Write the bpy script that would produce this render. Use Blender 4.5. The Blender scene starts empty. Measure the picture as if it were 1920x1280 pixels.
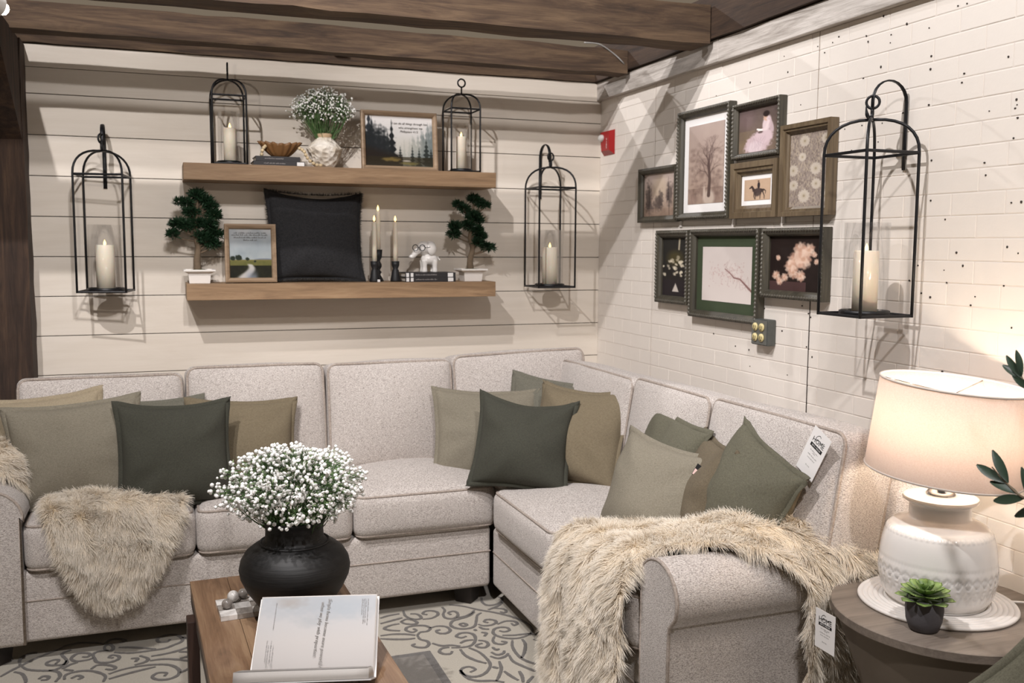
import bpy, bmesh, math, random
import numpy as np
from mathutils import Vector, Matrix, Euler
PI = math.pi
SC = bpy.context.scene
COL = SC.collection
random.seed(7)
RNG = np.random.default_rng(11)

# ------------------------------------------------------------------ camera
cd = bpy.data.cameras.new('camera'); cam = bpy.data.objects.new('camera', cd); COL.objects.link(cam)
cd.sensor_width = 36.0; cd.lens = 36.0 * 1783.7 / 1920.0; cd.clip_end = 100
_pi, _ro, _ya = 0.1001, 0.0056, 0.3523
_fw = Vector((math.sin(_ya) * math.cos(_pi), math.cos(_ya) * math.cos(_pi), -math.sin(_pi)))
_rt = Vector((math.cos(_ya), -math.sin(_ya), 0)); _up = _rt.cross(_fw)
_r2 = math.cos(_ro) * _rt + math.sin(_ro) * _up; _u2 = _r2.cross(_fw)
cam.matrix_world = Matrix(((_r2.x, _u2.x, -_fw.x, -2.3094), (_r2.y, _u2.y, -_fw.y, -4.8713), (_r2.z, _u2.z, -_fw.z, 1.615), (0, 0, 0, 1)))
cd.dof.use_dof = True; cd.dof.focus_distance = 3.0; cd.dof.aperture_fstop = 5.0
SC.camera = cam

# ------------------------------------------------------------------ world, lamps, exposure
SC.view_settings.view_transform = 'Standard'; SC.view_settings.look = 'None'
SC.view_settings.gamma = 1.0; SC.view_settings.use_curve_mapping = False
SC.view_settings.exposure = 0.0
SC.cycles.max_bounces = 6; SC.cycles.diffuse_bounces = 3; SC.cycles.glossy_bounces = 3; SC.cycles.transparent_max_bounces = 10
w = bpy.data.worlds.new('showroom'); SC.world = w; w.use_nodes = True
w.node_tree.nodes['Background'].inputs[0].default_value = (1.0, 0.80, 0.58, 1)
w.node_tree.nodes['Background'].inputs[1].default_value = 0.185

def spot(name, loc, target, watts, size, blend, col, radius):
    l = bpy.data.lights.new(name, 'SPOT'); l.energy = watts; l.spot_size = math.radians(size); l.spot_blend = blend
    l.color = col; l.shadow_soft_size = radius
    o = bpy.data.objects.new(name, l); COL.objects.link(o); o.location = loc
    o.rotation_euler = (Vector(target) - Vector(loc)).to_track_quat('-Z', 'Y').to_euler()
    return o
WARM = (1.0, 0.90, 0.80)
SPOT_A = (-2.66, -2.17, 2.19)
NEUTRAL = (1.0, 0.965, 0.965)
spot('spotlight_shelf', (-2.655, -2.11, 2.185), (-1.35, 0.0, 1.75), 16, 110, 0.8, WARM, 0.02)
spot('spotlight_back', (-3.25, -3.4, 4.35), (-1.6, -0.2, 1.3), 420, 70, 0.4, NEUTRAL, 0.03)
spot('spotlight_left', (-2.35, -3.2, 3.15), (-2.50, 0.0, 1.70), 110, 42, 0.6, NEUTRAL, 0.03)
spot('spotlight_wall', (-2.6, -2.7, 4.2), (0.0, -1.7, 1.5), 370, 84, 0.6, NEUTRAL, 0.035)
spot('spotlight_behind', (-1.3, 1.7, 4.3), (0.0, -1.4, 1.6), 240, 60, 0.6, NEUTRAL, 0.03)
spot('spotlight_front', (-1.9, -5.4, 4.3), (-1.2, -1.6, 0.5), 400, 76, 0.6, NEUTRAL, 0.08)

# ------------------------------------------------------------------ helpers: colour and materials
def lin(h):
    if isinstance(h, str):
        h = h.lstrip('#'); v = [int(h[i:i + 2], 16) / 255 for i in (0, 2, 4)]
    else: v = h
    return tuple(c / 12.92 if c <= 0.04045 else ((c + 0.055) / 1.055) ** 2.4 for c in v)
MATS = {}
class N:
    def __init__(s, name):
        s.m = bpy.data.materials.new(name); s.m.use_nodes = True; s.t = s.m.node_tree
        s.b = s.t.nodes['Principled BSDF']; s.o = s.t.nodes['Material Output']; s.co = None
        MATS[name] = s.m
    def n(s, kind, **kw):
        x = s.t.nodes.new(kind)
        for k, v in kw.items(): setattr(x, k, v)
        return x
    def l(s, a, b): s.t.links.new(a, b)
    def coords(s, scale=(1, 1, 1), kind='Object', rot=(0, 0, 0)):
        tc = s.n('ShaderNodeTexCoord'); mp = s.n('ShaderNodeMapping')
        mp.inputs['Scale'].default_value = scale; mp.inputs['Rotation'].default_value = rot
        s.l(tc.outputs[kind], mp.inputs[0]); return mp.outputs[0]
    def noise(s, vec, scale, detail=4, rough=0.55, dist=0.0):
        x = s.n('ShaderNodeTexNoise'); x.inputs['Scale'].default_value = scale; x.inputs['Detail'].default_value = detail
        x.inputs['Roughness'].default_value = rough; x.inputs['Distortion'].default_value = dist
        s.l(vec, x.inputs['Vector']); return x.outputs['Fac']
    def ramp(s, fac, stops):
        x = s.n('ShaderNodeValToRGB'); e = x.color_ramp.elements
        while len(e) < len(stops): e.new(0.5)
        for i, (p, c) in enumerate(stops):
            e[i].position = p; e[i].color = (*lin(c), 1)
        s.l(fac, x.inputs[0]); return x.outputs[0]
    def mix(s, fac, a, b, mode='MIX'):
        x = s.n('ShaderNodeMix'); x.data_type = 'RGBA'; x.blend_type = mode
        for sock, v in ((x.inputs[0], fac), (x.inputs[6], a), (x.inputs[7], b)):
            if isinstance(v, (int, float)): sock.default_value = v
            elif isinstance(v, tuple): sock.default_value = (*v, 1)
            else: s.l(v, sock)
        return x.outputs[2]
    def math(s, op, a, b=0.0):
        x = s.n('ShaderNodeMath', operation=op)
        for i, v in enumerate((a, b)):
            if isinstance(v, (int, float)): x.inputs[i].default_value = v
            else: s.l(v, x.inputs[i])
        return x.outputs[0]
    def bump(s, h, strength, dist=0.002, prev=None):
        x = s.n('ShaderNodeBump'); x.inputs['Strength'].default_value = strength; x.inputs['Distance'].default_value = dist
        s.l(h, x.inputs['Height'])
        if prev is not None: s.l(prev, x.inputs['Normal'])
        return x.outputs[0]
    def fin(s, col=None, rough=None, nrm=None, **kw):
        for k, v in (('Base Color', col), ('Roughness', rough), ('Normal', nrm)):
            if v is None: continue
            if isinstance(v, (int, float)): s.b.inputs[k].default_value = v
            elif isinstance(v, tuple): s.b.inputs[k].default_value = (*v, 1)
            else: s.l(v, s.b.inputs[k])
        for k, v in kw.items(): s.b.inputs[k.replace('_', ' ')].default_value = v
        return s.m

def plain(name, col, rough=0.5, var=0.08, scale=30, bump=0.0, bscale=200, **kw):
    if name in MATS: return MATS[name]
    s = N(name); v = s.coords(); c = lin(col)
    f = s.noise(v, scale, 4)
    cc = s.mix(f, tuple(x * (1 - var) for x in c), tuple(min(1, x * (1 + var)) for x in c))
    nb = s.bump(s.noise(v, bscale, 3), bump) if bump else None
    return s.fin(cc, rough, nb, **kw)

def fabric(name, base, dark, sc=420, strength=0.5, slub=(1, 1, 1), rough=0.95, blot=0.10, sheen=0.0):
    s = N(name); v = s.coords(); 
    w1 = s.noise(s.coords((sc * 0.25, sc * 0.25, sc)), 1.0, 2, 0.7)
    w2 = s.noise(s.coords((sc, sc, sc * 0.25)), 1.0, 2, 0.7)
    wv = s.math('MULTIPLY', s.math('ADD', w1, w2), 0.5)
    big = s.noise(v, 9, 3)
    col = s.ramp(wv, [(0.36, dark), (0.60, base)])
    b = lin(base)
    col = s.mix(s.math('MULTIPLY', big, blot * 2), col, tuple(x * 0.55 for x in b))
    n1 = s.bump(wv, strength, 0.0015)
    return s.fin(col, rough, n1, Sheen_Weight=sheen, Sheen_Roughness=0.6)

def chenille(name):
    s = N(name); v = s.coords()
    rows = s.noise(s.coords((170, 170, 540)), 1.0, 2, 0.65)
    rows2 = s.noise(s.coords((620, 620, 260)), 1.0, 2, 0.6)
    f = s.math('ADD', s.math('MULTIPLY', rows, 0.66), s.math('MULTIPLY', rows2, 0.34))
    col = s.ramp(f, [(0.35, '#756d68'), (0.47, '#b7aea8'), (0.59, '#dcd5cf')])
    big = s.noise(v, 5, 3)
    col = s.mix(s.math('MULTIPLY', big, 0.22), col, lin('#a89a90'))
    nb = s.bump(f, 0.8, 0.0025)
    return s.fin(col, 0.95, nb, Sheen_Weight=0.2)

def wood(name, stops, axis='X', scale=1.0, rough=0.7, bump=0.35, knots=True, dist=1.2):
    s = N(name)
    st = {'X': (0.9, 9, 9), 'Y': (9, 0.9, 9), 'Z': (9, 9, 0.9)}[axis]
    v = s.coords(tuple(a * scale for a in st))
    g = s.noise(v, 2.2, 8, 0.62, dist)
    fine = s.noise(s.coords(tuple((a * 6 if a > 2 else a * 2) * scale for a in st)), 4, 4, 0.7)
    f = s.math('ADD', s.math('MULTIPLY', g, 0.72), s.math('MULTIPLY', fine, 0.28))
    col = s.ramp(f, stops)
    if knots:
        k = s.noise(s.coords(tuple(a * 0.5 * scale for a in st)), 1.7, 2)
        col = s.mix(s.ramp(k, [(0.62, '#000000'), (0.74, '#8a8a8a')]), col, lin(stops[0][1]))
    return s.fin(col, rough, s.bump(f, bump, 0.004))

def emit(name, col, strength):
    s = N(name); s.fin(lin(col), 0.5, None); s.b.inputs['Emission Color'].default_value = (*lin(col), 1)
    s.b.inputs['Emission Strength'].default_value = strength; s.m.cycles.emission_sampling = 'NONE'; return s.m

def glass(name, tint=(1, 1, 1), rough=0.02, fac=0.10):
    s = N(name); t = s.n('ShaderNodeBsdfTransparent'); g = s.n('ShaderNodeBsdfGlossy'); m = s.n('ShaderNodeMixShader')
    t.inputs[0].default_value = (*tint, 1); g.inputs['Roughness'].default_value = rough
    lw = s.n('ShaderNodeLayerWeight'); lw.inputs[0].default_value = 0.35
    f = s.math('ADD', s.math('MULTIPLY', lw.outputs['Fresnel'], 0.22), fac * 0.15)
    s.l(f, m.inputs[0]); s.l(t.outputs[0], m.inputs[1]); s.l(g.outputs[0], m.inputs[2]); s.l(m.outputs[0], s.o.inputs[0])
    return s.m

# ------------------------------------------------------------------ helpers: objects
def tag(o, label=None, cat=None, group=None, kind=None):
    for k, v in (('label', label), ('category', cat), ('group', group), ('kind', kind)):
        if v: o[k] = v
    return o
def empty(name, loc=(0, 0, 0), rot=(0, 0, 0), label=None, cat=None, group=None):
    o = bpy.data.objects.new(name, None); COL.objects.link(o); o.location = loc; o.rotation_euler = rot
    o.empty_display_size = 0.05
    return tag(o, label, cat, group)
def link(name, me, mat=None, parent=None, loc=None, rot=None):
    o = bpy.data.objects.new(name, me); COL.objects.link(o)
    if mat is not None and not me.materials: me.materials.append(mat)
    if parent is not None: o.parent = parent
    if loc is not None: o.location = loc
    if rot is not None: o.rotation_euler = rot
    return o
def copy_tree(o, parent=None):
    c = o.copy(); COL.objects.link(c); c.parent = parent
    for ch in o.children: copy_tree(ch, c)
    return c
def me_from(name, v, f, smooth=True):
    me = bpy.data.meshes.new(name); me.from_pydata([tuple(map(float, p)) for p in v], [], [tuple(map(int, q)) for q in f])
    if smooth: me.polygons.foreach_set('use_smooth', [True] * len(me.polygons))
    me.update(); return me

class MB:
    """collects shapes, builds one mesh object"""
    def __init__(s): s.v = []; s.f = []
    def add(s, v, f):
        n = len(s.v); s.v += [tuple(map(float, p)) for p in v]; s.f += [tuple(int(i) + n for i in q) for q in f]; return s
    def box(s, x0, x1, y0, y1, z0, z1, M=None, bev=0.0):
        x0, x1 = sorted((x0, x1)); y0, y1 = sorted((y0, y1)); z0, z1 = sorted((z0, z1))
        if bev > 0:
            bm = bmesh.new(); bmesh.ops.create_cube(bm, size=1)
            for q in bm.verts: q.co = Vector(((x0 + x1) / 2 + q.co.x * (x1 - x0), (y0 + y1) / 2 + q.co.y * (y1 - y0), (z0 + z1) / 2 + q.co.z * (z1 - z0)))
            bmesh.ops.bevel(bm, geom=bm.edges[:], offset=bev, segments=2, affect='EDGES', profile=0.6)
            bm.verts.index_update(); v = [q.co.copy() for q in bm.verts]; f = [[q.index for q in p.verts] for p in bm.faces]; bm.free()
        else:
            v = [Vector(p) for p in ((x0, y0, z0), (x1, y0, z0), (x1, y1, z0), (x0, y1, z0), (x0, y0, z1), (x1, y0, z1), (x1, y1, z1), (x0, y1, z1))]
            f = [(0, 3, 2, 1), (4, 5, 6, 7), (0, 1, 5, 4), (1, 2, 6, 5), (2, 3, 7, 6), (3, 0, 4, 7)]
        if M is not None: v = [M @ p for p in v]
        return s.add(v, f)
    def tube(s, pts, r, seg=8, closed=False, flat=1.0):
        P = [Vector(p) for p in pts]; n = len(P)
        rr = [r] * n if isinstance(r, (int, float)) else list(r)
        T = []
        for i in range(n):
            a = P[(i - 1) % n] if (closed or i > 0) else P[i]; b = P[(i + 1) % n] if (closed or i < n - 1) else P[i]
            d = b - a; T.append(d.normalized() if d.length > 1e-9 else Vector((0, 0, 1)))
        up = Vector((0, 0, 1)) if abs(T[0].z) < 0.9 else Vector((1, 0, 0))
        nv = (up - T[0] * up.dot(T[0])).normalized(); v = []; f = []
        for i in range(n):
            nv = (nv - T[i] * nv.dot(T[i]));  nv = nv.normalized() if nv.length > 1e-6 else T[i].orthogonal().normalized()
            b = T[i].cross(nv)
            for k in range(seg):
                a = 2 * PI * k / seg; v.append(P[i] + (nv * math.cos(a) + b * math.sin(a) * flat) * rr[i])
        m = n if closed else n - 1
        for i in range(m):
            j = (i + 1) % n
            for k in range(seg): f.append((i * seg + k, i * seg + (k + 1) % seg, j * seg + (k + 1) % seg, j * seg + k))
        if not closed:
            f.append(tuple(range(seg - 1, -1, -1))); f.append(tuple((n - 1) * seg + k for k in range(seg)))
        return s.add(v, f)
    def lathe(s, prof, seg=32, c=(0, 0, 0), cap0=False, cap1=False, M=None, sx=1.0, sy=1.0):
        v = []; f = []
        for r, z in prof:
            for k in range(seg):
                a = 2 * PI * k / seg; v.append(Vector((c[0] + r * sx * math.cos(a), c[1] + r * sy * math.sin(a), c[2] + z)))
        for i in range(len(prof) - 1):
            for k in range(seg): f.append((i * seg + k, i * seg + (k + 1) % seg, (i + 1) * seg + (k + 1) % seg, (i + 1) * seg + k))
        if cap0: f.append(tuple(range(seg - 1, -1, -1)))
        if cap1: f.append(tuple((len(prof) - 1) * seg + k for k in range(seg)))
        if M is not None: v = [M @ p for p in v]
        return s.add(v, f)
    def ball(s, c, r, sub=2, sc=(1, 1, 1), M=None):
        bm = bmesh.new(); bmesh.ops.create_icosphere(bm, subdivisions=sub, radius=1)
        bm.verts.index_update()
        v = [Vector((q.co.x * r * sc[0], q.co.y * r * sc[1], q.co.z * r * sc[2])) for q in bm.verts]; f = [[q.index for q in p.verts] for p in bm.faces]; bm.free()
        if M is not None: v = [M @ p for p in v]
        return s.add([p + Vector(c) for p in v], f)
    def poly(s, pts): return s.add(pts, [tuple(range(len(pts)))])
    def prism(s, pts2, y0, y1):
        """outline in x,z extruded from y0 to y1"""
        n = len(pts2); v = [(x, y0, z) for x, z in pts2] + [(x, y1, z) for x, z in pts2]
        f = [tuple(range(n)), tuple(range(2 * n - 1, n - 1, -1))] + [(i, i + n, (i + 1) % n + n, (i + 1) % n) for i in range(n)]
        return s.add(v, f)
    def build(s, name, mat, parent=None, smooth=True, loc=None, rot=None, autosm=None):
        me = me_from(name, s.v, s.f, smooth)
        bm = bmesh.new(); bm.from_mesh(me); bmesh.ops.recalc_face_normals(bm, faces=bm.faces[:]); bm.to_mesh(me); bm.free()
        if autosm:
            try: me.set_sharp_from_angle(angle=math.radians(autosm))
            except Exception: pass
        return link(name, me, mat, parent, loc, rot)

def catmull(P, n):
    P = [np.array(p, float) for p in P]; Q = [2 * P[0] - P[1]] + P + [2 * P[-1] - P[-2]]; out = []
    for i in range(1, len(Q) - 2):
        for k in range(n):
            t = k / n; a, b, c, d = Q[i - 1], Q[i], Q[i + 1], Q[i + 2]
            out.append(0.5 * (2 * b + (c - a) * t + (2 * a - 5 * b + 4 * c - d) * t * t + (3 * b - a - 3 * c + d) * t ** 3))
    out.append(P[-1]); return out
def arc(c, r, a0, a1, n, ax=(0, 2)):
    out = []
    for k in range(n + 1):
        a = a0 + (a1 - a0) * k / n; p = list(c); p[ax[0]] += r * math.cos(a); p[ax[1]] += r * math.sin(a); out.append(tuple(p))
    return out
def vnoise(P, freq, seed=0):
    """smooth pseudo noise from sines, P (n,3) -> (n,)"""
    r = np.random.default_rng(seed); o = np.zeros(len(P))
    for k in range(6):
        d = r.normal(size=3); d /= np.linalg.norm(d); o += np.sin(P @ d * freq * (0.6 + 0.3 * k) + r.uniform(0, 6.28)) / (1 + 0.4 * k)
    return o / 3.0

def rbox(hx, hy, hz, r, n=(10, 8, 5), bulge=(0, 0, 0), wr=0.0, seed=0):
    """rounded, bulging cushion block; returns verts, faces"""
    H = (hx, hy, hz); ax = []
    for h, m in zip(H, n):
        e = h - r; ins = list(np.linspace(-e, e, m)); t = r * math.tan(PI / 8)
        ax.append([-h, -e - t] + ins + [e + t, h])
    idx = {}; v = []; f = []
    def vert(p):
        k = tuple(round(c, 6) for c in p)
        if k not in idx: idx[k] = len(v); v.append(p)
        return idx[k]
    for a in range(3):
        b, c = (a + 1) % 3, (a + 2) % 3
        for sg in (-1, 1):
            for i in range(len(ax[b]) - 1):
                for j in range(len(ax[c]) - 1):
                    q = []
                    for (u, w_) in ((i, j), (i + 1, j), (i + 1, j + 1), (i, j + 1)):
                        p = [0, 0, 0]; p[a] = sg * H[a]; p[b] = ax[b][u]; p[c] = ax[c][w_]; q.append(vert(tuple(p)))
                    f.append(q if sg > 0 else q[::-1])
    P = np.array(v); Hh = np.array(H); inner = np.clip(P, -(Hh - r), Hh - r); d = P - inner
    L = np.linalg.norm(d, axis=1, keepdims=True); Q = inner + d / np.maximum(L, 1e-9) * r
    U = P / Hh
    for a in range(3):
        b, c = (a + 1) % 3, (a + 2) % 3
        Q[:, a] += bulge[a] * U[:, a] * (1 - U[:, b] ** 2) * (1 - U[:, c] ** 2)
    if wr: Q += (vnoise(P, 14, seed) * wr)[:, None] * (d / np.maximum(L, 1e-9))
    return Q, f
def rrect(hx, hy, r, z, n=5):
    out = []
    for cx, cy, a0 in ((hx - r, hy - r, 0), (-hx + r, hy - r, PI / 2), (-hx + r, -hy + r, PI), (hx - r, -hy + r, 1.5 * PI)):
        for k in range(n + 1):
            a = a0 + PI / 2 * k / n; out.append((cx + r * math.cos(a), cy + r * math.sin(a), z))
    return out
def densify(loop, m):
    out = []
    for i in range(len(loop)):
        a = np.array(loop[i]); b = np.array(loop[(i + 1) % len(loop)]); k = max(1, int(np.linalg.norm(b - a) / m))
        for t in range(k): out.append(tuple(a + (b - a) * t / k))
    return out

def hair(name, roots, tips_dir, length, parent, mat, r0=0.0005, bend=None, pts=4):
    """fur strands as one hair-curves object"""
    n = len(roots); hc = bpy.data.hair_curves.new(name); hc.add_curves([pts] * n)
    t = np.linspace(0, 1, pts)[None, :, None]
    P = roots[:, None, :] + tips_dir[:, None, :] * (length[:, None, None] * t)
    if bend is not None: P = P + bend[:, None, :] * (t ** 2)
    hc.points.foreach_set('position', P.astype(np.float32).ravel())
    ra = hc.attributes.get('radius') or hc.attributes.new('radius', 'FLOAT', 'POINT')
    ra.data.foreach_set('value', np.tile((r0 * np.linspace(1, 0.15, pts)), n).astype(np.float32))
    hc.materials.append(mat)
    o = bpy.data.objects.new(name, hc); COL.objects.link(o); o.parent = parent; o['kind'] = 'stuff'
    return o
def text(body, size, mat, parent, loc, rot=(PI / 2, 0, 0), name='lettering', align='CENTER', ext=0.0003, shear=0.0, sx=1.0):
    c = bpy.data.curves.new(name, 'FONT'); c.body = body; c.size = size; c.align_x = align; c.align_y = 'CENTER'; c.extrude = ext; c.shear = shear
    c.resolution_u = 2
    c.materials.append(mat); o = bpy.data.objects.new(name, c); COL.objects.link(o); o.parent = parent; o.location = loc; o.rotation_euler = rot; o.scale = (sx, 1, 1)
    bpy.context.view_layer.update()
    me = bpy.data.meshes.new_from_object(o.evaluated_get(bpy.context.evaluated_depsgraph_get())); bpy.data.objects.remove(o)
    if not me.materials: me.materials.append(mat)
    n_ = link(name, me, None, parent, loc, rot); n_.scale = (sx, 1, 1)
    return n_

def scribble(parent, x0, x1, z, y, h, mat, M=None, name='lettering', seed=0):
    """a line of print too small to read: word-like strokes of ink"""
    r = np.random.default_rng(int(abs(z) * 1e5) + int(abs(x0) * 1e4) + seed); m = MB(); x = x0
    while x < x1:
        wl = r.uniform(1.2, 4.5) * h; e = min(x1, x + wl); q = x
        while q < e:
            hh = h * (0.5 if r.random() < .7 else 0.85); w_ = h * r.uniform(.12, .3); zz = z - h * .25
            m.poly([(q, y, zz), (q + w_, y, zz), (q + w_ + h * .08, y, zz + hh), (q + h * .08, y, zz + hh)]); q += w_ + h * r.uniform(.12, .25)
        x = e + h * .55
    if M is not None: m.v = [tuple(M @ Vector(p)) for p in m.v]
    return m.build(name, mat, parent, False)

# ------------------------------------------------------------------ materials
CHEN = chenille('sofa_chenille')
PIPE = fabric('sofa_piping', '#b9aca1', '#8d8178', 300, 0.4)
IRON = plain('black_iron', '#17171a', 0.42, 0.2, 60, 0.15, 300, Metallic=0.3)
BEAM = wood('beam_timber', [(0.30, '#1f1610'), (0.46, '#433224'), (0.60, '#5c4936'), (0.75, '#705a45')], 'X', 1.0, 0.85, 0.5)
BEAMY = wood('beam_timber_y', [(0.30, '#1a110b'), (0.48, '#342418'), (0.65, '#483526')], 'Y', 1.0, 0.85, 0.5)
POSTM = wood('post_timber', [(0.30, '#1d1410'), (0.50, '#3a2a20'), (0.70, '#56402f')], 'Z', 1.0, 0.85, 0.5)
OAK = wood('shelf_oak', [(0.30, '#735a42'), (0.50, '#937658'), (0.70, '#a68a6b')], 'X', 1.3, 0.6, 0.15)
OAKF = wood('frame_oak', [(0.30, '#7d6750'), (0.50, '#988067'), (0.70, '#a9937a')], 'X', 2.0, 0.6, 0.1, False)
TABLE = wood('coffee_table_wood', [(0.28, '#54402e'), (0.48, '#7d6048'), (0.68, '#987c60')], 'Y', 1.0, 0.5, 0.15)
TABLED = wood('coffee_table_side', [(0.28, '#231612'), (0.5, '#38261f'), (0.7, '#48342a')], 'Z', 1.0, 0.55, 0.15)
DRUM = wood('drum_table_wood', [(0.28, '#574d45'), (0.48, '#756a60'), (0.68, '#8b7f74')], 'X', 0.8, 0.6, 0.15, False)
WHITEP = plain('white_paint', '#e6e0da', 0.55, 0.03, 20)
SHIP = wood('shiplap_paint', [(0.30, '#d5cabc'), (0.55, '#ddd3c6'), (0.75, '#e3dacf')], 'X', 0.7, 0.6, 0.06, False)
BRICK = plain('brick_paint', '#e1d9d0', 0.55, 0.03, 14, 0.2, 60)
MORTAR = plain('brick_joint_paint', '#dcd3ca', 0.65, 0.04, 14, 0.3, 90)
DARK = plain('dark_gap', '#3a322c', 0.9)
BLACK = plain('black_matte', '#0e0e0f', 0.6, 0.2)
INK = plain('print_ink', '#4a4744', 0.8)
WAXM = N('candle_wax'); WAXM = WAXM.fin(lin('#ece2cf'), 0.5, None, Subsurface_Weight=0.3, Subsurface_Scale=0.02)
FLAME = emit('led_flame', '#ffd98a', 3.0)
GLASS = glass('clear_glass')
CERAM = plain('white_ceramic', '#ece8e4', 0.22, 0.02, 8, Coat_Weight=0.5, Coat_Roughness=0.12)
CHROME = plain('chrome', '#d8d8d8', 0.12, 0.02, Metallic=1.0)
PAPER = plain('paper_white', '#efecea', 0.6, 0.02)
LEAFG = plain('leaf_green', '#24402a', 0.5, 0.35, 60)
STEMG = plain('stem_green', '#4c6a3a', 0.6, 0.25, 60)
PETAL = plain('petal_white', '#f1efeb', 0.7, 0.04, 90)
FURM = N('fur_strand')
_hi = FURM.n('ShaderNodeHairInfo')
_fc = FURM.ramp(_hi.outputs['Intercept'], [(0.0, '#cdbba2'), (0.45, '#e9dcc8'), (1.0, '#f9f3e9')])
_rn = FURM.mix(FURM.math('MULTIPLY', _hi.outputs['Random'], 0.35), _fc, lin('#dccaae'))
FURM = FURM.fin(_rn, 0.7, None, Sheen_Weight=0.2)
FURB = fabric('fur_backing', '#cdb999', '#a08c6e', 160, 0.9)

# ================================================================== THE SETTING
# floor and showroom ceiling
tag(MB().box(-9, 4, -10, 4, -0.06, 0.0).build('floor', plain('floor_concrete', '#4a443f', 0.6, 0.2, 4), smooth=False), kind='structure',
    label='dark grey showroom floor under rug and sofa')
tag(MB().box(-9, 4, -10, 4, 4.9, 4.96).build('ceiling', plain('ceiling_deck', '#5f7088', 0.7, 0.05, 3), smooth=False), kind='structure',
    label='blue grey showroom ceiling high above the beams')

# back wall: backing board with shiplap planks
wb = MB().box(-2.98, 0.10, 0.012, 0.09, 0.0, 2.508).build('wall_back', DARK, smooth=False)
tag(wb, 'cream painted shiplap wall behind the long sofa', kind='structure')
zl = [2.408] + [2.29 - 0.184 * k for k in range(13)]
_pk = {}
for i in range(13):
    z1, z0 = zl[i], max(0.0, zl[i + 1])
    h = round(z1 - z0, 4)
    if h not in _pk:
        _pk[h] = me_from('plank', *[(lambda m: (m.v, m.f))(MB().box(-2.93, 0.0, 0.0, 0.016, 0.0018, h - 0.0018, bev=0.0015))][0], False)
    link('plank', _pk[h], SHIP, wb, (0, 0, z0))
t1 = MB().box(-2.93, 0.0, -0.004, 0.016, 2.4085, 2.508, bev=0.003).build('trim_1', SHIP, smooth=False)
tag(t1, 'flat painted board along the top of the shiplap wall', kind='structure')

# right wall: painted brick panel, each brick raised from the joints
wr = MB().box(0.0002, 0.10, -4.6, 0.016, 0.0, 2.508).build('wall_right', MORTAR, smooth=False)
tag(wr, 'white painted brick panel wall beside the sofa', kind='structure')
BL, BH = 0.2032, 0.0695
bricks = []
rows = int(2.41 / BH) + 1
for r in range(rows):
    z0 = 2.41 - (r + 1) * BH
    if z0 < 0.35: break
    off = (r % 2) * BL / 2
    k = 0
    y = 0.0 + off
    while y > -4.4:
        a, b = min(0.0, y), y - BL
        if a - b > 0.03: bricks.append((a, b, z0))
        y -= BL
_camv = np.array([-2.3094, -4.8713, 1.615])
def bsize(q):
    a, b, z = q; c = np.array([0, (a + b) / 2, z + BH / 2]); d = np.linalg.norm(c - _camv)
    vis = (b > -3.45) and z > 0.80
    return (0 if vis else 1, d)
bricks.sort(key=bsize)
_bm = {}
rest = MB()
for i, (a, b, z) in enumerate(bricks):
    L = round(a - b, 4)
    if i < 300:
        if L not in _bm:
            m = MB().box(-0.0012, 0.008, -L + 0.0015, -0.0015, 0.0015, BH - 0.0015, bev=0.0022); _bm[L] = me_from('brick', m.v, m.f, False)
        o = link('brick', _bm[L], BRICK, wr, (random.uniform(-0.0004, 0.0004), a, z), (0, random.uniform(-.003, .003), random.uniform(-.002, .002)))
    else:
        rest.box(-0.0012, 0.008, b + 0.0018, a - 0.0018, z + 0.0018, z + BH - 0.0018)
tag(rest.build('distant_bricks', BRICK, wr, False), kind='stuff')
NAILS=[(-2.528,2.352),(-2.563,2.351),(-2.315,2.343),(-2.414,2.31),(-1.98,2.369),(-1.947,2.355),(-2.124,2.343),(-2.134,2.322),(-2.245,2.323),(-2.243,2.297),(-2.205,2.392),(-1.863,2.357),(-1.904,2.327),(-1.66,2.358),(-1.687,2.293),(-1.774,2.157),(-1.433,2.293),(-1.177,2.276),(-2.203,2.225),(-2.117,2.201),(-2.429,2.22),(-2.428,2.18),(-2.566,2.144),(-2.559,2.118),(-2.726,2.165),(-2.428,2.069),(-2.198,2.124),(-2.316,2.058),(-2.668,2.019),(-2.763,2.039),(-2.766,2.024),(-2.76,2.015),(-2.77,1.987),(-2.451,1.893),(-2.661,1.869),(-2.668,1.832),(-2.456,1.766),(-2.76,1.931),(-2.205,1.975),(-2.072,1.958),(-2.799,1.748),(-2.765,1.747),(-2.121,2.04),(-2.032,2.037),(-2.221,2.036),(-2.638,1.443),(-1.862,1.237),(-1.897,1.202),(-1.704,1.285),(-1.825,1.392),(-1.88,1.352),(-2.539,1.226),(-2.489,1.218),(-2.791,1.387),(-1.206,1.23),(-1.382,1.192),(-1.483,1.186),(-1.493,1.118),(-1.862,1.237),(-1.706,1.285),(-1.866,1.365),(-1.582,1.366),(-1.749,1.114),(-2.415,1.559),(-2.526,1.547),(-2.539,1.508),(-2.6,1.562),(-2.755,1.507),(-2.653,1.47),(-2.638,1.443),(-2.572,1.602),(-2.76,1.62),(-2.799,1.602),(-2.435,1.47),(-2.38,1.509),(-2.474,1.459),(-2.52,1.705),(-2.456,1.767)]
nm = MB()
for y, z in NAILS:
    r = random.uniform(0.0018, 0.0038)
    nm.lathe([(r, -0.0018), (r * 1.1, 0.004)], 7, (0, 0, 0), True, False, Matrix.Translation((-0.0016, y, z)) @ Matrix.Rotation(PI / 2, 4, 'Y') @ Matrix.Scale(random.uniform(.7, 1.3), 4, (1, 0, 0)))
tag(nm.build('nail_holes', DARK, wr), 'dark nail holes dotted over the bricks', kind='stuff')
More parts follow.
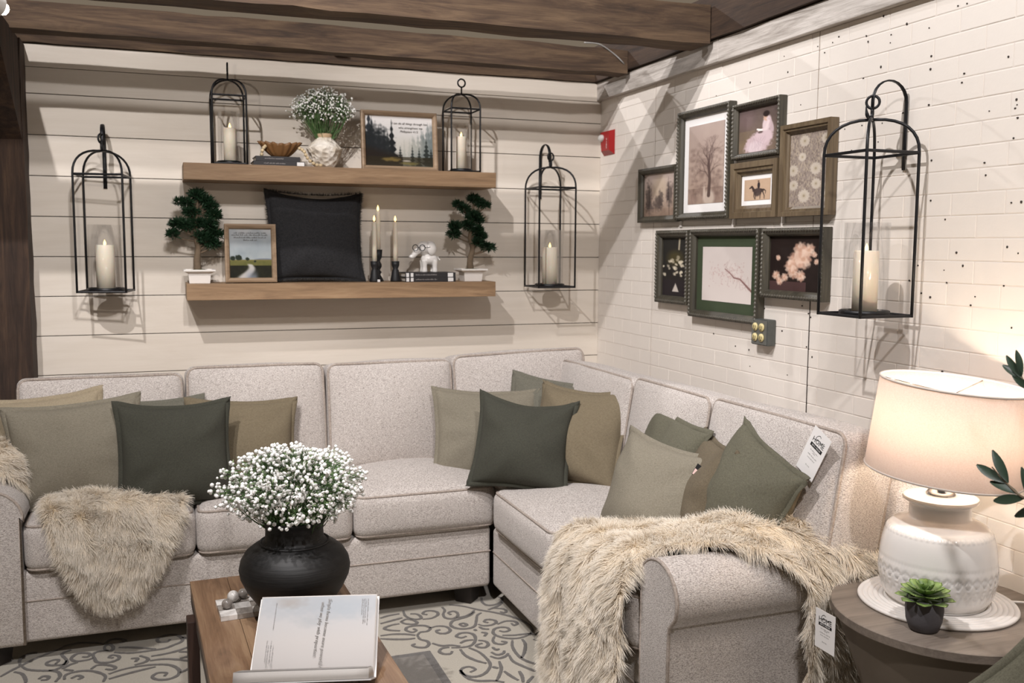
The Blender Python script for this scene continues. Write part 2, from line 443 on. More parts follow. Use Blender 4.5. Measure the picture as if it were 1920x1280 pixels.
# vertical joints between the brick sheets
MB().box(-0.0030, 0.004, -1.8755, -1.8715, 0.85, 1.44).build('panel_seam', DARK, wr, False)
MB().box(-0.0026, 0.004, -1.8745, -1.8728, 1.44, 2.41).build('panel_seam', plain('seam_grey', '#8d7f72', 0.8), wr, False)
MB().box(-0.0026, 0.004, -0.6300, -0.6285, 0.85, 2.41).build('panel_seam', plain('seam_pale', '#b9aea4', 0.8), wr, False)
WHITEWASH = wood('whitewashed_board', [(0.28, '#675e57'), (0.42, '#a29a92'), (0.60, '#cdc6bf')], 'Y', 1.2, 0.8, 0.5, False)
t2 = empty('trim_2'); tag(t2, 'weathered whitewashed boards along the top of the brick wall', kind='structure')
MB().box(-0.030, 0.02, -1.2262, -0.004, 2.412, 2.508, bev=0.003).build('board', WHITEWASH, t2, False)
MB().box(-0.030, 0.02, -4.4, -1.2280, 2.410, 2.506, bev=0.003).build('board', WHITEWASH, t2, False)

# timber frame
def beam(name, x0, x1, y0, y1, z0, z1, mat, label, axis='X', jig=0.004, seed=0):
    n = 26; r = np.random.default_rng(seed); v = []; f = []
    for i in range(n + 1):
        t = i / n
        for (a, b) in ((0, 0), (1, 0), (1, 1), (0, 1)):
            j = r.normal(size=2) * jig * 0.5
            if axis == 'X': p = (x0 + (x1 - x0) * t, (y0, y1)[a] + j[0], (z0, z1)[b] + j[1])
            elif axis == 'Y': p = ((x0, x1)[a] + j[0], y0 + (y1 - y0) * t, (z0, z1)[b] + j[1])
            else: p = ((x0, x1)[a] + j[0], (y0, y1)[b] + j[1], z0 + (z1 - z0) * t)
            v.append(p)
    for i in range(n):
        for k in range(4): f.append((4 * i + k, 4 * i + (k + 1) % 4, 4 * i + 4 + (k + 1) % 4, 4 * i + 4 + k))
    f += [(3, 2, 1, 0), (4 * n, 4 * n + 1, 4 * n + 2, 4 * n + 3)]
    o = MB().add(v, f).build(name, mat, None, False)
    return tag(o, label, 'beam', 'rough timber frame overhead')
beam('timber_beam', -3.6, -0.055, -0.42, -0.315, 2.490, 2.606, BEAM, 'brown timber cross beam just in front of the shiplap wall', 'X', .004, 1)
beam('timber_beam', -3.6, -0.055, -1.20, -1.04, 2.488, 2.652, BEAM, 'brown timber cross beam nearest the camera along the picture top', 'X', .004, 2)
beam('wall_plate', -2.93, 0.02, -0.02, 0.12, 2.511, 2.552, BEAM, 'thin grey brown plank lying on top of the shiplap wall', 'X', .002, 3)
beam('timber_beam', -0.050, 0.12, -4.5, 0.20, 2.512, 2.70, BEAMY, 'dark timber beam lying along the top of the brick wall', 'Y', .004, 4)
beam('timber_post', -3.03, -2.862, -0.17, 0.02, 0.0, 2.50, POSTM, 'dark timber post at the left end of the shiplap wall', 'Z', .004, 5)['group'] = 'rough timber posts'
br = MB(); br.add([(x, y, z) for x in (-3.02, -2.866) for y, z in ((-0.16, 2.06), (-0.16, 2.50), (-0.98, 2.50), (-0.98, 2.40), (-0.74, 2.40))],
    [(0, 1, 2, 3, 4), (9, 8, 7, 6, 5)] + [(i, i + 5, (i + 1) % 5 + 5, (i + 1) % 5) for i in range(5)])
tag(br.build('knee_brace', POSTM, None, False), 'dark diagonal timber brace at the top of the left post', 'brace')

# cords lying on the timber
co = empty('extension_cord', (-1.45, -0.02, 2.553), label='white cord with black plug lying on the plank above the wall', cat='cord')
MB().tube(catmull([(-0.16, 0.0, 0.004), (-0.1, -0.012, 0.006), (-0.05, -0.02, 0.012), (-0.02, -0.02, 0.012)], 6), 0.004, 6).build('cable', WHITEP, co)
MB().box(-0.03, 0.04, -0.035, -0.005, 0.0, 0.026, bev=0.005).build('plug', BLACK, co)
MB().tube(catmull([(0.04, -0.02, 0.012), (0.12, -0.015, 0.010), (0.2, 0.01, 0.004)], 6), 0.004, 6).build('black_cable', BLACK, co)
tag(MB().tube(catmull([(-0.30, -0.425, 2.625), (-0.22, -0.43, 2.622), (-0.14, -0.425, 2.585), (-0.09, -0.43, 2.545), (-0.058, -0.40, 2.53)], 8), 0.004, 6).build('loose_cable', plain('grey_cable', '#8d8a86', 0.5)), 'thin grey cable drooping off a beam end in the corner', 'cable')

# rug with looped scroll pattern
rug = empty('area_rug', (0, 0, 0), label='cream area rug with dark grey scroll pattern under the coffee table', cat='rug')
def rugmat(name, a, b, sc=260):
    s = N(name); v = s.coords(); f = s.noise(v, sc, 3, 0.7); c = s.mix(f, lin(a), lin(b)); return s.fin(c, 0.98, s.bump(s.noise(v, sc * 1.2, 3), 0.9, 0.004), Sheen_Weight=0.2)
RUGC = rugmat('rug_cream', '#a59c8c', '#d0c8b9'); RUGG = rugmat('rug_grey', '#4c4844', '#7d7771'); RUGM = rugmat('rug_midgrey', '#6e6861', '#928b82')
MB().box(-3.5, -0.62, -3.6, -0.62, 0.0005, 0.011, bev=0.004).build('pile', RUGC, rug)
SCROLLS=[[(-1.143,-0.901),(-1.089,-0.939),(-1.038,-1.0),(-0.985,-1.05),(-0.936,-1.109),(-0.901,-1.175),(-0.888,-1.237),(-0.895,-1.29),(-0.925,-1.334)],[(-0.98,-0.868),(-0.993,-0.922),(-0.984,-0.963),(-0.952,-0.968),(-0.917,-0.949),(-0.894,-0.911),(-0.903,-0.882)],[(-0.908,-0.952),(-0.945,-0.989),(-0.996,-1.015)],[(-0.966,-1.007),(-0.934,-1.025),(-0.925,-1.052),(-0.941,-1.071),(-0.954,-1.054)],[(-1.18,-0.919),(-1.18,-0.957),(-1.199,-0.999),(-1.201,-1.04),(-1.176,-1.06),(-1.147,-1.041),(-1.136,-1.003),(-1.148,-0.98),(-1.173,-0.99),(-1.169,-1.015)],[(-1.156,-1.055),(-1.115,-1.052),(-1.08,-1.029),(-1.057,-1.0)],[(-1.354,-0.902),(-1.359,-0.96),(-1.343,-1.002),(-1.316,-1.017),(-1.298,-1.0),(-1.306,-0.961),(-1.333,-0.946)],[(-1.299,-1.023),(-1.26,-1.025),(-1.226,-1.001),(-1.217,-0.968),(-1.237,-0.943),(-1.264,-0.94),(-1.282,-0.964),(-1.266,-0.981)],[(-1.393,-1.019),(-1.364,-1.0),(-1.339,-1.021),(-1.329,-1.053),(-1.349,-1.063),(-1.38,-1.046),(-1.393,-1.019)],[(-1.468,-0.952),(-1.429,-0.936),(-1.378,-0.93)],[(-1.48,-1.011),(-1.42,-0.992),(-1.377,-0.978)],[(-1.404,-1.038),(-1.44,-1.042),(-1.475,-1.064),(-1.456,-1.093),(-1.418,-1.112)],[(-1.507,-1.135),(-1.453,-1.137),(-1.403,-1.155),(-1.37,-1.178)],[(-1.514,-1.164),(-1.465,-1.187),(-1.415,-1.204),(-1.378,-1.207)],[(-1.362,-1.18),(-1.343,-1.155),(-1.313,-1.154),(-1.293,-1.128),(-1.306,-1.095),(-1.345,-1.081),(-1.381,-1.086),(-1.393,-1.115),(-1.374,-1.144),(-1.353,-1.129),(-1.361,-1.109)],[(-1.296,-1.127),(-1.259,-1.117),(-1.225,-1.135),(-1.219,-1.176),(-1.244,-1.2),(-1.271,-1.191),(-1.276,-1.162),(-1.257,-1.157)],[(-1.064,-1.022),(-1.102,-1.057),(-1.153,-1.074),(-1.184,-1.087),(-1.202,-1.126),(-1.189,-1.164),(-1.151,-1.183),(-1.111,-1.169),(-1.083,-1.11),(-1.062,-1.059),(-1.037,-1.038)],[(-1.165,-1.128),(-1.146,-1.123),(-1.136,-1.144),(-1.155,-1.154),(-1.165,-1.128)],[(-1.089,-1.155),(-1.07,-1.178),(-1.034,-1.179),(-1.007,-1.154),(-1.017,-1.128),(-1.041,-1.119),(-1.056,-1.137),(-1.043,-1.153)],[(-1.012,-1.181),(-0.969,-1.162),(-0.937,-1.173),(-0.928,-1.2),(-0.948,-1.216),(-0.952,-1.191)],[(-0.92,-1.32),(-0.945,-1.338),(-0.983,-1.346),(-1.022,-1.332),(-1.05,-1.301),(-1.059,-1.265),(-1.042,-1.227),(-1.011,-1.216),(-0.985,-1.231),(-0.986,-1.258),(-1.011,-1.266),(-1.027,-1.249)],[(-1.031,-1.297),(-0.988,-1.312),(-0.945,-1.316),(-0.92,-1.32),(-0.894,-1.345),(-0.894,-1.377),(-0.913,-1.392),(-0.924,-1.377)],[(-1.174,-1.257),(-1.198,-1.265),(-1.213,-1.243),(-1.189,-1.22),(-1.156,-1.226),(-1.14,-1.258),(-1.152,-1.308),(-1.182,-1.349),(-1.218,-1.356),(-1.265,-1.345)],[(-1.325,-1.278),(-1.297,-1.313),(-1.258,-1.322),(-1.227,-1.343)],[(-1.218,-1.315),(-1.192,-1.299),(-1.158,-1.3)],[(-1.362,-1.18),(-1.361,-1.223),(-1.339,-1.252),(-1.341,-1.283),(-1.362,-1.306),(-1.392,-1.295),(-1.406,-1.27),(-1.391,-1.26)],[(-1.271,-1.338),(-1.3,-1.338),(-1.319,-1.361),(-1.311,-1.389),(-1.285,-1.398),(-1.271,-1.378)],[(-1.14,-1.312),(-1.116,-1.331),(-1.114,-1.362),(-1.135,-1.386),(-1.158,-1.378),(-1.163,-1.355),(-1.134,-1.345)],[(-1.065,-1.296),(-1.084,-1.331),(-1.084,-1.363),(-1.061,-1.381),(-1.039,-1.368),(-1.055,-1.352)],[(-1.009,-1.358),(-1.029,-1.413),(-1.037,-1.48),(-1.031,-1.541),(-1.007,-1.587),(-0.975,-1.612),(-0.941,-1.62)],[(-0.967,-1.362),(-0.973,-1.412),(-1.004,-1.482),(-1.035,-1.53)],[(-1.07,-1.488),(-1.074,-1.545),(-1.053,-1.599),(-1.025,-1.654),(-0.995,-1.701)],[(-1.016,-1.653),(-0.972,-1.646),(-0.937,-1.63)],[(-0.928,-1.538),(-0.944,-1.523),(-0.962,-1.536),(-0.966,-1.568),(-0.944,-1.576)],[(-1.235,-1.371),(-1.233,-1.431),(-1.21,-1.487),(-1.178,-1.527)],[(-1.197,-1.369),(-1.172,-1.423),(-1.163,-1.494),(-1.169,-1.548),(-1.203,-1.6),(-1.242,-1.622),(-1.277,-1.61),(-1.292,-1.569),(-1.278,-1.538),(-1.249,-1.534),(-1.234,-1.562),(-1.26,-1.58)],[(-1.291,-1.551),(-1.287,-1.615),(-1.257,-1.656),(-1.201,-1.676),(-1.167,-1.701)],[(-1.125,-1.527),(-1.138,-1.587),(-1.165,-1.641),(-1.192,-1.684)],[(-1.166,-1.563),(-1.149,-1.583)],[(-1.136,-1.615),(-1.125,-1.664),(-1.112,-1.703)],[(-1.082,-1.634),(-1.087,-1.677),(-1.101,-1.725)],[(-1.048,-1.691),(-1.074,-1.717),(-1.089,-1.735)],[(-1.108,-1.395),(-1.101,-1.423),(-1.087,-1.418)],[(-1.127,-1.438),(-1.113,-1.468),(-1.086,-1.463),(-1.074,-1.442)],[(-1.143,-1.472),(-1.12,-1.5),(-1.088,-1.492),(-1.067,-1.47)],[(-1.121,-1.2),(-1.118,-1.217)],[(-1.093,-1.181),(-1.084,-1.207),(-1.062,-1.22)],[(-1.103,-1.239),(-1.087,-1.256),(-1.104,-1.282)],[(-2.918,-1.035),(-2.887,-0.991),(-2.858,-0.956),(-2.821,-0.912),(-2.778,-0.874),(-2.741,-0.843)],[(-2.741,-0.843),(-2.712,-0.814),(-2.664,-0.803),(-2.609,-0.822),(-2.57,-0.847)],[(-2.567,-0.837),(-2.547,-0.809),(-2.514,-0.815),(-2.492,-0.84),(-2.512,-0.856)],[(-2.569,-0.876),(-2.556,-0.852),(-2.536,-0.888),(-2.542,-0.924),(-2.563,-0.911),(-2.569,-0.876)],[(-2.55,-0.921),(-2.583,-0.915),(-2.606,-0.934),(-2.599,-0.98),(-2.585,-1.021),(-2.545,-1.036),(-2.514,-1.02),(-2.511,-0.989),(-2.536,-0.97),(-2.547,-0.987),(-2.531,-0.999)],[(-2.604,-0.973),(-2.627,-0.986),(-2.666,-0.982),(-2.684,-0.95),(-2.668,-0.913),(-2.64,-0.912),(-2.618,-0.93),(-2.625,-0.955),(-2.645,-0.948)],[(-2.691,-0.866),(-2.718,-0.884),(-2.72,-0.905),(-2.699,-0.96),(-2.7,-0.996),(-2.723,-0.999),(-2.759,-0.986),(-2.769,-0.962),(-2.748,-0.943),(-2.727,-0.95),(-2.736,-0.984)],[(-2.699,-0.966),(-2.71,-1.013),(-2.738,-1.039),(-2.785,-1.027),(-2.829,-1.002),(-2.852,-0.968)],[(-2.862,-0.95),(-2.869,-0.895),(-2.854,-0.858),(-2.828,-0.845),(-2.812,-0.851)],[(-2.934,-0.924),(-2.913,-0.911),(-2.901,-0.884),(-2.909,-0.855)],[(-2.874,-1.006),(-2.844,-1.036),(-2.826,-1.091),(-2.823,-1.121)],[(-2.781,-1.103),(-2.768,-1.083),(-2.748,-1.095),(-2.753,-1.117),(-2.772,-1.115)],[(-2.754,-1.039),(-2.721,-1.06),(-2.71,-1.103),(-2.721,-1.148)],[(-2.692,-1.139),(-2.691,-1.1),(-2.659,-1.082),(-2.612,-1.089),(-2.572,-1.123),(-2.551,-1.16),(-2.556,-1.206)],[(-2.669,-1.137),(-2.648,-1.12),(-2.631,-1.141),(-2.645,-1.155)],[(-2.708,-1.04),(-2.687,-1.011),(-2.657,-0.996)],[(-2.7,-1.048),(-2.667,-1.069)],[(-2.605,-1.076),(-2.584,-1.048),(-2.544,-1.062),(-2.519,-1.091),(-2.53,-1.108),(-2.554,-1.094)],[(-2.529,-0.945),(-2.5,-0.961),(-2.459,-0.975),(-2.398,-0.975),(-2.344,-0.972),(-2.31,-0.95),(-2.28,-0.926),(-2.275,-0.893),(-2.296,-0.85),(-2.335,-0.837),(-2.369,-0.86),(-2.365,-0.897),(-2.335,-0.907),(-2.322,-0.888)],[(-2.515,-0.901),(-2.461,-0.92),(-2.377,-0.966)],[(-2.393,-1.031),(-2.344,-1.027),(-2.294,-1.012),(-2.235,-0.977)],[(-2.29,-1.024),(-2.237,-1.043)],[(-2.287,-1.09),(-2.238,-1.075)],[(-2.452,-1.094),(-2.413,-1.077),(-2.405,-1.048),(-2.434,-1.011)],[(-2.466,-1.027),(-2.442,-1.035),(-2.449,-1.064)],[(-2.54,-1.144),(-2.495,-1.12),(-2.436,-1.11),(-2.376,-1.116),(-2.324,-1.139),(-2.293,-1.191),(-2.298,-1.239),(-2.329,-1.262),(-2.368,-1.253),(-2.387,-1.222),(-2.368,-1.195),(-2.337,-1.206),(-2.345,-1.232)],[(-2.538,-1.188),(-2.493,-1.17),(-2.435,-1.151),(-2.376,-1.136)],[(-2.397,-1.072),(-2.348,-1.074),(-2.296,-1.097),(-2.232,-1.141)],[(-2.29,-1.222),(-2.257,-1.194),(-2.24,-1.159)],[(-2.275,-0.881),(-2.233,-0.92)]]
def ribbon(m, pts, w, z):
    C = [np.array([p[0], p[1]]) for p in catmull([(a, b, 0) for a, b in pts], 7)]; n = len(C); v = []; f = []
    for i in range(n):
        t = C[min(i + 1, n - 1)] - C[max(i - 1, 0)]; t = t / (np.linalg.norm(t) + 1e-9); nn = np.array([-t[1], t[0]])
        ww = w * (0.75 + 0.35 * math.sin(PI * i / max(1, n - 1))) * random.uniform(0.85, 1.15)
        for q, zz in ((C[i] - nn * ww, z - 0.002), (C[i] - nn * ww * .8, z + 0.0022), (C[i] + nn * ww * .8, z + 0.0022), (C[i] + nn * ww, z - 0.002)): v.append((q[0], q[1], zz))
    for i in range(n - 1):
        for k in range(3): f.append((4 * i + k, 4 * i + k + 1, 4 * i + 5 + k, 4 * i + 4 + k))
    m.add(v, f)
sm = MB()
for st in SCROLLS: ribbon(sm, st, 0.0075, 0.0113)
for st in SCROLLS:                              # the pattern repeats, mirrored, on the half nearer the camera
    if all(p[1] < -0.95 for p in st): ribbon(sm, [(p[0], -3.95 - p[1]) for p in st], 0.0075, 0.0113)
tag(sm.build('scroll_pattern', RUGG, rug), 'dark grey looped scroll lines', kind='stuff')
MB().box(-1.95, -1.352, -2.62, -1.343, 0.009, 0.0134, bev=0.002).build('block_border', RUGG, rug)
MB().box(-1.93, -1.385, -2.60, -1.372, 0.010, 0.0146, bev=0.002).build('block_field', RUGM, rug)

# ================================================================== SECTIONAL SOFA
sofa = empty('sectional_sofa', (-1.5, -0.5, 0), label='large L shaped sectional sofa in oatmeal chenille with loose cushions', cat='sofa')
SO = Matrix.Translation((1.5, 0.5, 0))
def sp(name, m, mat=CHEN, parent=sofa, smooth=True, autosm=None):
    m.v = [tuple(Vector(p) + Vector((1.5, 0.5, 0))) for p in m.v]
    return m.build(name, mat, parent, smooth, autosm=autosm)
def block(name, x0, x1, y0, y1, z0, z1, r=0.03, bulge=(0, 0, 0), rot=None, n=(12, 8, 5), wr=0.0, seed=0, pipe=None, mat=CHEN):
    hx, hy, hz = (x1 - x0) / 2, (y1 - y0) / 2, (z1 - z0) / 2; c = Vector(((x0 + x1) / 2 + 1.5, (y0 + y1) / 2 + 0.5, (z0 + z1) / 2))
    v, f = rbox(hx, hy, hz, r, n, bulge, wr, seed)
    o = MB().add(v, f).build(name, mat, sofa, True); o.location = c
    if rot: o.rotation_euler = rot
    if pipe:
        m = MB(); k = r * 0.30
        if pipe == 'seat':
            for z in (hz - k, -hz + k): m.tube(densify(rrect(hx - k + .002, hy - k + .002, r * .8, z), 0.05), 0.0055, 6, True)
        elif pipe == 'back_y':
            for y in (-hy + k, hy - k): m.tube([(a, y, b) for a, b, _ in densify(rrect(hx - k + .002, hz - k + .002, r * 1.2, 0), 0.05)], 0.006, 6, True)
        elif pipe == 'back_x':
            for x in (-hx + k, hx - k): m.tube([(x, a, b) for a, b, _ in densify(rrect(hy - k + .002, hz - k + .002, r * 1.2, 0), 0.05)], 0.006, 6, True)
        m.build('piping', PIPE, o)
    return o
# bases and backs
block('base', -2.86, -0.965, -0.955, -0.08, 0.095, 0.375, 0.02)
block('base', -0.955, -0.08, -2.42, -0.945, 0.095, 0.365, 0.02)
sp('base_seam', MB().box(-2.85, -0.967, -0.9585, -0.95, 0.258, 0.2635, bev=0.002).box(-0.9585, -0.95, -2.39, -0.96, 0.252, 0.2575, bev=0.002), PIPE)
block('back_frame', -3.03, -0.06, -0.22, -0.045, 0.095, 0.90, 0.05)
block('back_frame', -0.22, -0.045, -2.61, -0.06, 0.095, 0.90, 0.05)
# rolled arms: profile across the arm, swept along its length
def arm_profile(w, top, rr):
    """cross-section (u across, z): outer side u=w, inner u=0"""
    pts = [(0.0, 0.095), (0.0, top - rr * 1.1)]
    cx = w * 0.5
    R = w * 0.5 + 0.012
    for k in range(15):
        a = PI * 1.02 - (PI * 1.16) * k / 14; pts.append((cx + R * math.cos(a), top - R * 0.92 + R * 0.92 * math.sin(a)))
    pts += [(w - 0.030, top - R * 1.62), (w - 0.034, top - R * 2.2), (w - 0.034, 0.095)]
    return pts
def sweep_arm(name, fn, prof, y0, y1):
    n = len(prof); v = []; f = []; ss = [0.0, 0.006, 0.02, 0.05, .25, .5, .75, 1.0]; cu = sum(p[0] for p in prof) / n; cz = sum(p[1] for p in prof) / n
    for s_ in ss:
        k = {0.0: 0.955, 0.006: 0.985}.get(s_, 1.0)
        for u, z in prof: v.append(fn(cu + (u - cu) * k, y0 + (y1 - y0) * s_, cz + (z - cz) * k))
    for i in range(len(ss) - 1):
        for j in range(n): f.append((i * n + j, i * n + (j + 1) % n, (i + 1) * n + (j + 1) % n, (i + 1) * n + j))
    f.append(tuple(range(n))); f.append(tuple((len(ss) - 1) * n + j for j in range(n)))
    a = sp(name, MB().add(v, f), autosm=50)
    m = MB(); m.tube([tuple(Vector(fn(cu + (u - cu) * 0.985, y0 + (y1 - y0) * 0.004, cz + (z - cz) * 0.985)) + Vector((1.5, .5, 0))) for u, z in prof], 0.006, 6)
    m.build('piping', PIPE, a); return a
PR = arm_profile(0.20, 0.705, 0.10)
sweep_arm('arm', lambda u, s_, z: (s_, -2.385 - u, z), PR, -0.975, -0.10)
PRL = arm_profile(0.23, 0.705, 0.10)
sweep_arm('arm', lambda u, s_, z: (-2.835 - u, s_, z), PRL, -0.985, -0.10)
# seat cushions
for i, (a, b) in enumerate(((-2.832, -2.214), (-2.211, -1.580), (-1.577, -0.945))):
    block('seat_cushion', a, b, -0.985, -0.32, 0.372, 0.566, 0.045, (0.004, 0.012, 0.045), None, (12, 10, 5), 0.002, i, 'seat')
block('seat_cushion', -0.940, -0.30, -1.012, -0.30, 0.368, 0.550, 0.045, (0.0, 0.005, 0.032), None, (10, 10, 5), 0.002, 5, 'seat')
for i, (a, b) in enumerate(((-1.018, -1.688), (-1.692, -2.382))):
    block('seat_cushion', -0.985, -0.32, b, a, 0.370, 0.560, 0.045, (0.012, 0.004, 0.042), None, (10, 12, 5), 0.002, 7 + i, 'seat')
# loose back cushions
T = math.radians(9)
for i, (a, b, top, rz) in enumerate(((-2.905, -2.232, 1.035, 0), (-2.226, -1.606, 1.060, 0), (-1.600, -0.984, 1.052, 0), (-0.978, -0.262, 1.078, -0.03))):
    block('back_cushion', a, b, -0.46, -0.245, 0.545, top, 0.036, (0.004, 0.055, 0.008), (-T, rz, 0.0), (12, 6, 10), 0.005, 20 + i, 'back_y')
for i, (a, b, top) in enumerate(((-0.415, -1.215, 1.035), (-1.222, -1.838, 1.048), (-1.845, -2.590, 1.055))):
    block('back_cushion', -0.445, -0.235, b, a, 0.545, top, 0.036, (0.055, 0.004, 0.008), (0, T, 0), (6, 12, 10), 0.005, 30 + i, 'back_x')
FOOT = plain('foot_dark_wood', '#1c1512', 0.5)
for x, y in ((-2.95, -0.90), (-1.05, -0.87), (-0.90, -1.6), (-0.88, -2.48), (-2.95, -0.15), (-0.15, -2.48)):
    sp('foot', MB().lathe([(0.052, 0.013), (0.066, 0.096)], 4, (x, y, 0), True, True, None), FOOT, smooth=False)

# ================================================================== THROW PILLOWS
LINEN = {
    'olive': fabric('linen_olive_grey', '#8b8474', '#716a5c', 520, 0.4),
    'green': fabric('linen_dark_green', '#45453b', '#34342c', 560, 0.3),
    'tan': fabric('linen_tan', '#7f735d', '#675c49', 520, 0.35),
    'beige': fabric('linen_beige', '#a89a82', '#8e816a', 520, 0.35),
    'grey': fabric('linen_grey_green', '#747165', '#5b594e', 520, 0.35),
    'brown': fabric('linen_brown_olive', '#6e6350', '#574d3d', 520, 0.35),
    'black': fabric('woven_black', '#2c2c2e', '#17171a', 330, 0.9),
    'moss': fabric('linen_moss', '#696656', '#524f41', 520, 0.35)}
def pillow(label, q, front, back, thick=0.15, group='linen throw pillows on the sofa', seed=0, ear=0.03, flange=0.014, name='throw_pillow', dip=0.0):
    """q = centre xyz, yaw, lean, roll, width, height; local x right, z up, front towards -y"""
    x, y, z, yaw, lean, roll, w, h = q
    M = Matrix.Rotation(yaw, 4, 'Z') @ Matrix.Rotation(lean, 4, 'X') @ Matrix.Rotation(roll, 4, 'Y')
    root = empty(name, (x, y, z), M.to_euler(), label, 'pillow', group)
    n = 30; r = np.random.default_rng(seed)
    g = np.linspace(-1, 1, n + 1); g = np.sign(g) * (1 - (1 - np.abs(g)) ** 1.35)
    U, V = np.meshgrid(g, g, indexing='ij'); ph = r.uniform(0, 6.28, 8)
    con = 0.075
    X = U * w / 2 * (1 - con * (1 - V ** 2)) ; Z = V * h / 2 * (1 - con * (1 - U ** 2))
    e = (np.abs(U) * np.abs(V)) ** 6
    X = X * (1 + ear * 0 * e); Z = Z + np.where(V > 0, -dip * (1 - U ** 2) * V, 0)
    thick = thick * 1.25
    prof = ((1 - U ** 2) * (1 - V ** 2)).clip(0) ** 0.46
    sag = 1 + 0.18 * (-V) * (1 - U ** 2)
    wr = 0.0
    for k in range(4):
        th = np.arctan2(V, U) * (5 + 2 * k) + ph[k]; rad = np.sqrt(U ** 2 + V ** 2)
        wr = wr + np.sin(th) * 0.0050 * np.clip(rad - 0.35, 0, 1) * (1 - np.maximum(np.abs(U), np.abs(V)) ** 6)
    fold = 0.006 * np.sin(3.1 * U + 1.7 * V + ph[5]) + 0.004 * np.sin(5.3 * V - 2.2 * U + ph[6])
    bend = 0.012 * np.sin(1.5 * U + ph[7]) + 0.010 * (U * V)
    idx = np.arange((n + 1) ** 2).reshape(n + 1, n + 1)
    fs = [(idx[i, j], idx[i + 1, j], idx[i + 1, j + 1], idx[i, j + 1]) for i in range(n) for j in range(n)]
    for nm, sg, mt in (('front_panel', -1, front), ('back_panel', 1, back)):
        Y = sg * (thick / 2 * prof * sag) + (wr + fold) * np.minimum(1, prof * 2) + bend
        link(nm, me_from(nm, np.stack([X, Y, Z], -1).reshape(-1, 3), fs if sg < 0 else [q_[::-1] for q_ in fs]), LINEN[mt], root)
    # stitched flange round the edge, slightly wavy, ears at the corners
    ring = [(i, 0) for i in range(n)] + [(n, j) for j in range(n)] + [(n - i, n) for i in range(n)] + [(0, n - j) for j in range(n)]
    v = []; f = []; K = len(ring)
    for k, (i, j) in enumerate(ring):
        p = np.array([X[i, j], bend[i, j], Z[i, j]]); d = np.array([U[i, j] ** 9, 0, V[i, j] ** 9]); L = np.linalg.norm(d); d = d / max(L, 1e-6)
        c = (abs(U[i, j]) * abs(V[i, j])) ** 8
        o = p + d * (flange + ear * 0.35 * c); wv = 0.004 * math.sin(k * 0.55 + ph[0]) + 0.003 * math.sin(k * 0.23 + ph[1]) + c * r.normal() * 0.006
        ins = p - d * 0.012
        v += [tuple(ins + (0, -0.004, 0)), tuple(p + (0, -0.0045 + wv * .4, 0)), tuple(o + (0, -0.0015 + wv, 0)), tuple(o + (0, 0.0015 + wv, 0)), tuple(p + (0, 0.0045 + wv * .4, 0)), tuple(ins + (0, 0.004, 0))]
    for k in range(K):
        for a in range(5): f.append((6 * k + a, 6 * k + a + 1, 6 * ((k + 1) % K) + a + 1, 6 * ((k + 1) % K) + a))
    MB().add(v, f).build('flange', LINEN[front], root)
    return root
pillow('large olive grey linen pillow leaning at the left sofa arm', (-2.655, -.735, .765, -.10, -.22, -.09, .50, .425), 'olive', 'beige', .17, seed=1)
pillow('beige pillow tucked behind the olive one by the left arm', (-2.775, -.595, .772, -.30, -.24, -.14, .445, .44), 'beige', 'beige', .14, seed=2)
pillow('square dark green pillow beside the small fur throw', (-2.280, -.825, .765, .12, -.28, .02, .435, .42), 'green', 'green', .16, seed=3, dip=.01)
pillow('tan linen pillow half hidden behind the left dark green pillow', (-2.00, -.60, .735, -.02, -.32, .03, .455, .40), 'tan', 'tan', .15, seed=4)
pillow('grey pillow whose corners peek out behind the left dark green pillow', (-2.375, -.545, .725, -.05, -.22, -.03, .43, .44), 'grey', 'tan', .10, seed=5)
pillow('olive grey pillow on the middle seat, left of the corner pillows', (-.885, -.66, .725, -.12, -.34, .05, .50, .42), 'olive', 'beige', .15, seed=6)
pillow('dark green pillow standing in front in the sofa corner', (-.842, -1.03, .755, -.48, -.45, .08, .415, .405), 'green', 'green', .16, seed=7, dip=.035)
pillow('grey pillow corner showing behind the dark green and tan corner pillows', (-.578, -.690, .765, -.58, -.328, .132, .435, .425), 'grey', 'grey', .11, seed=8)
pillow('tan linen pillow turned sideways in the sofa corner', (-.580, -1.040, .775, -.95, -.48, -.04, .44, .455), 'tan', 'tan', .16, seed=9, dip=.02)
pillow('grey green pillow behind the front olive pillow on the short side', (-.515, -1.68, .745, -1.72, -.36, .05, .454, .452), 'moss', 'moss', .12, seed=10)
p11 = pillow('olive grey pillow with tan back and small black tag', (-.64, -1.835, .695, -1.42, -.42, .02, .475, .43), 'olive', 'tan', .16, seed=11, dip=.01)
pillow('brown olive pillow squeezed between two pillows on the short side', (-.55, -2.00, .725, -1.95, -.34, -.02, .40, .44), 'brown', 'tan', .13, seed=12)
pillow('moss green pillow slumped against the cushion above the fur throw', (-.525, -2.268, .790, -1.70, -.35, .24, .41, .38), 'moss', 'tan', .15, seed=13)
pillow('moss green pillow corner in the bottom right foreground', (-.55, -3.39, .392, -.85, -.10, -.76, .53, .53), 'moss', 'moss', .14, 'pillow beside the side table', seed=14)
tg = MB().box(-0.012, 0.012, -0.0012, 0.0012, -0.021, 0.021).build('sewn_tag', BLACK, p11, False, (0.205, -0.030, 0.150), (0, 0.25, 0))
MB().box(-0.009, 0.009, -0.0022, -0.001, -0.019, 0.002).build('tag_print', plain('tag_pink', '#d8b8b0', 0.7), tg, False)

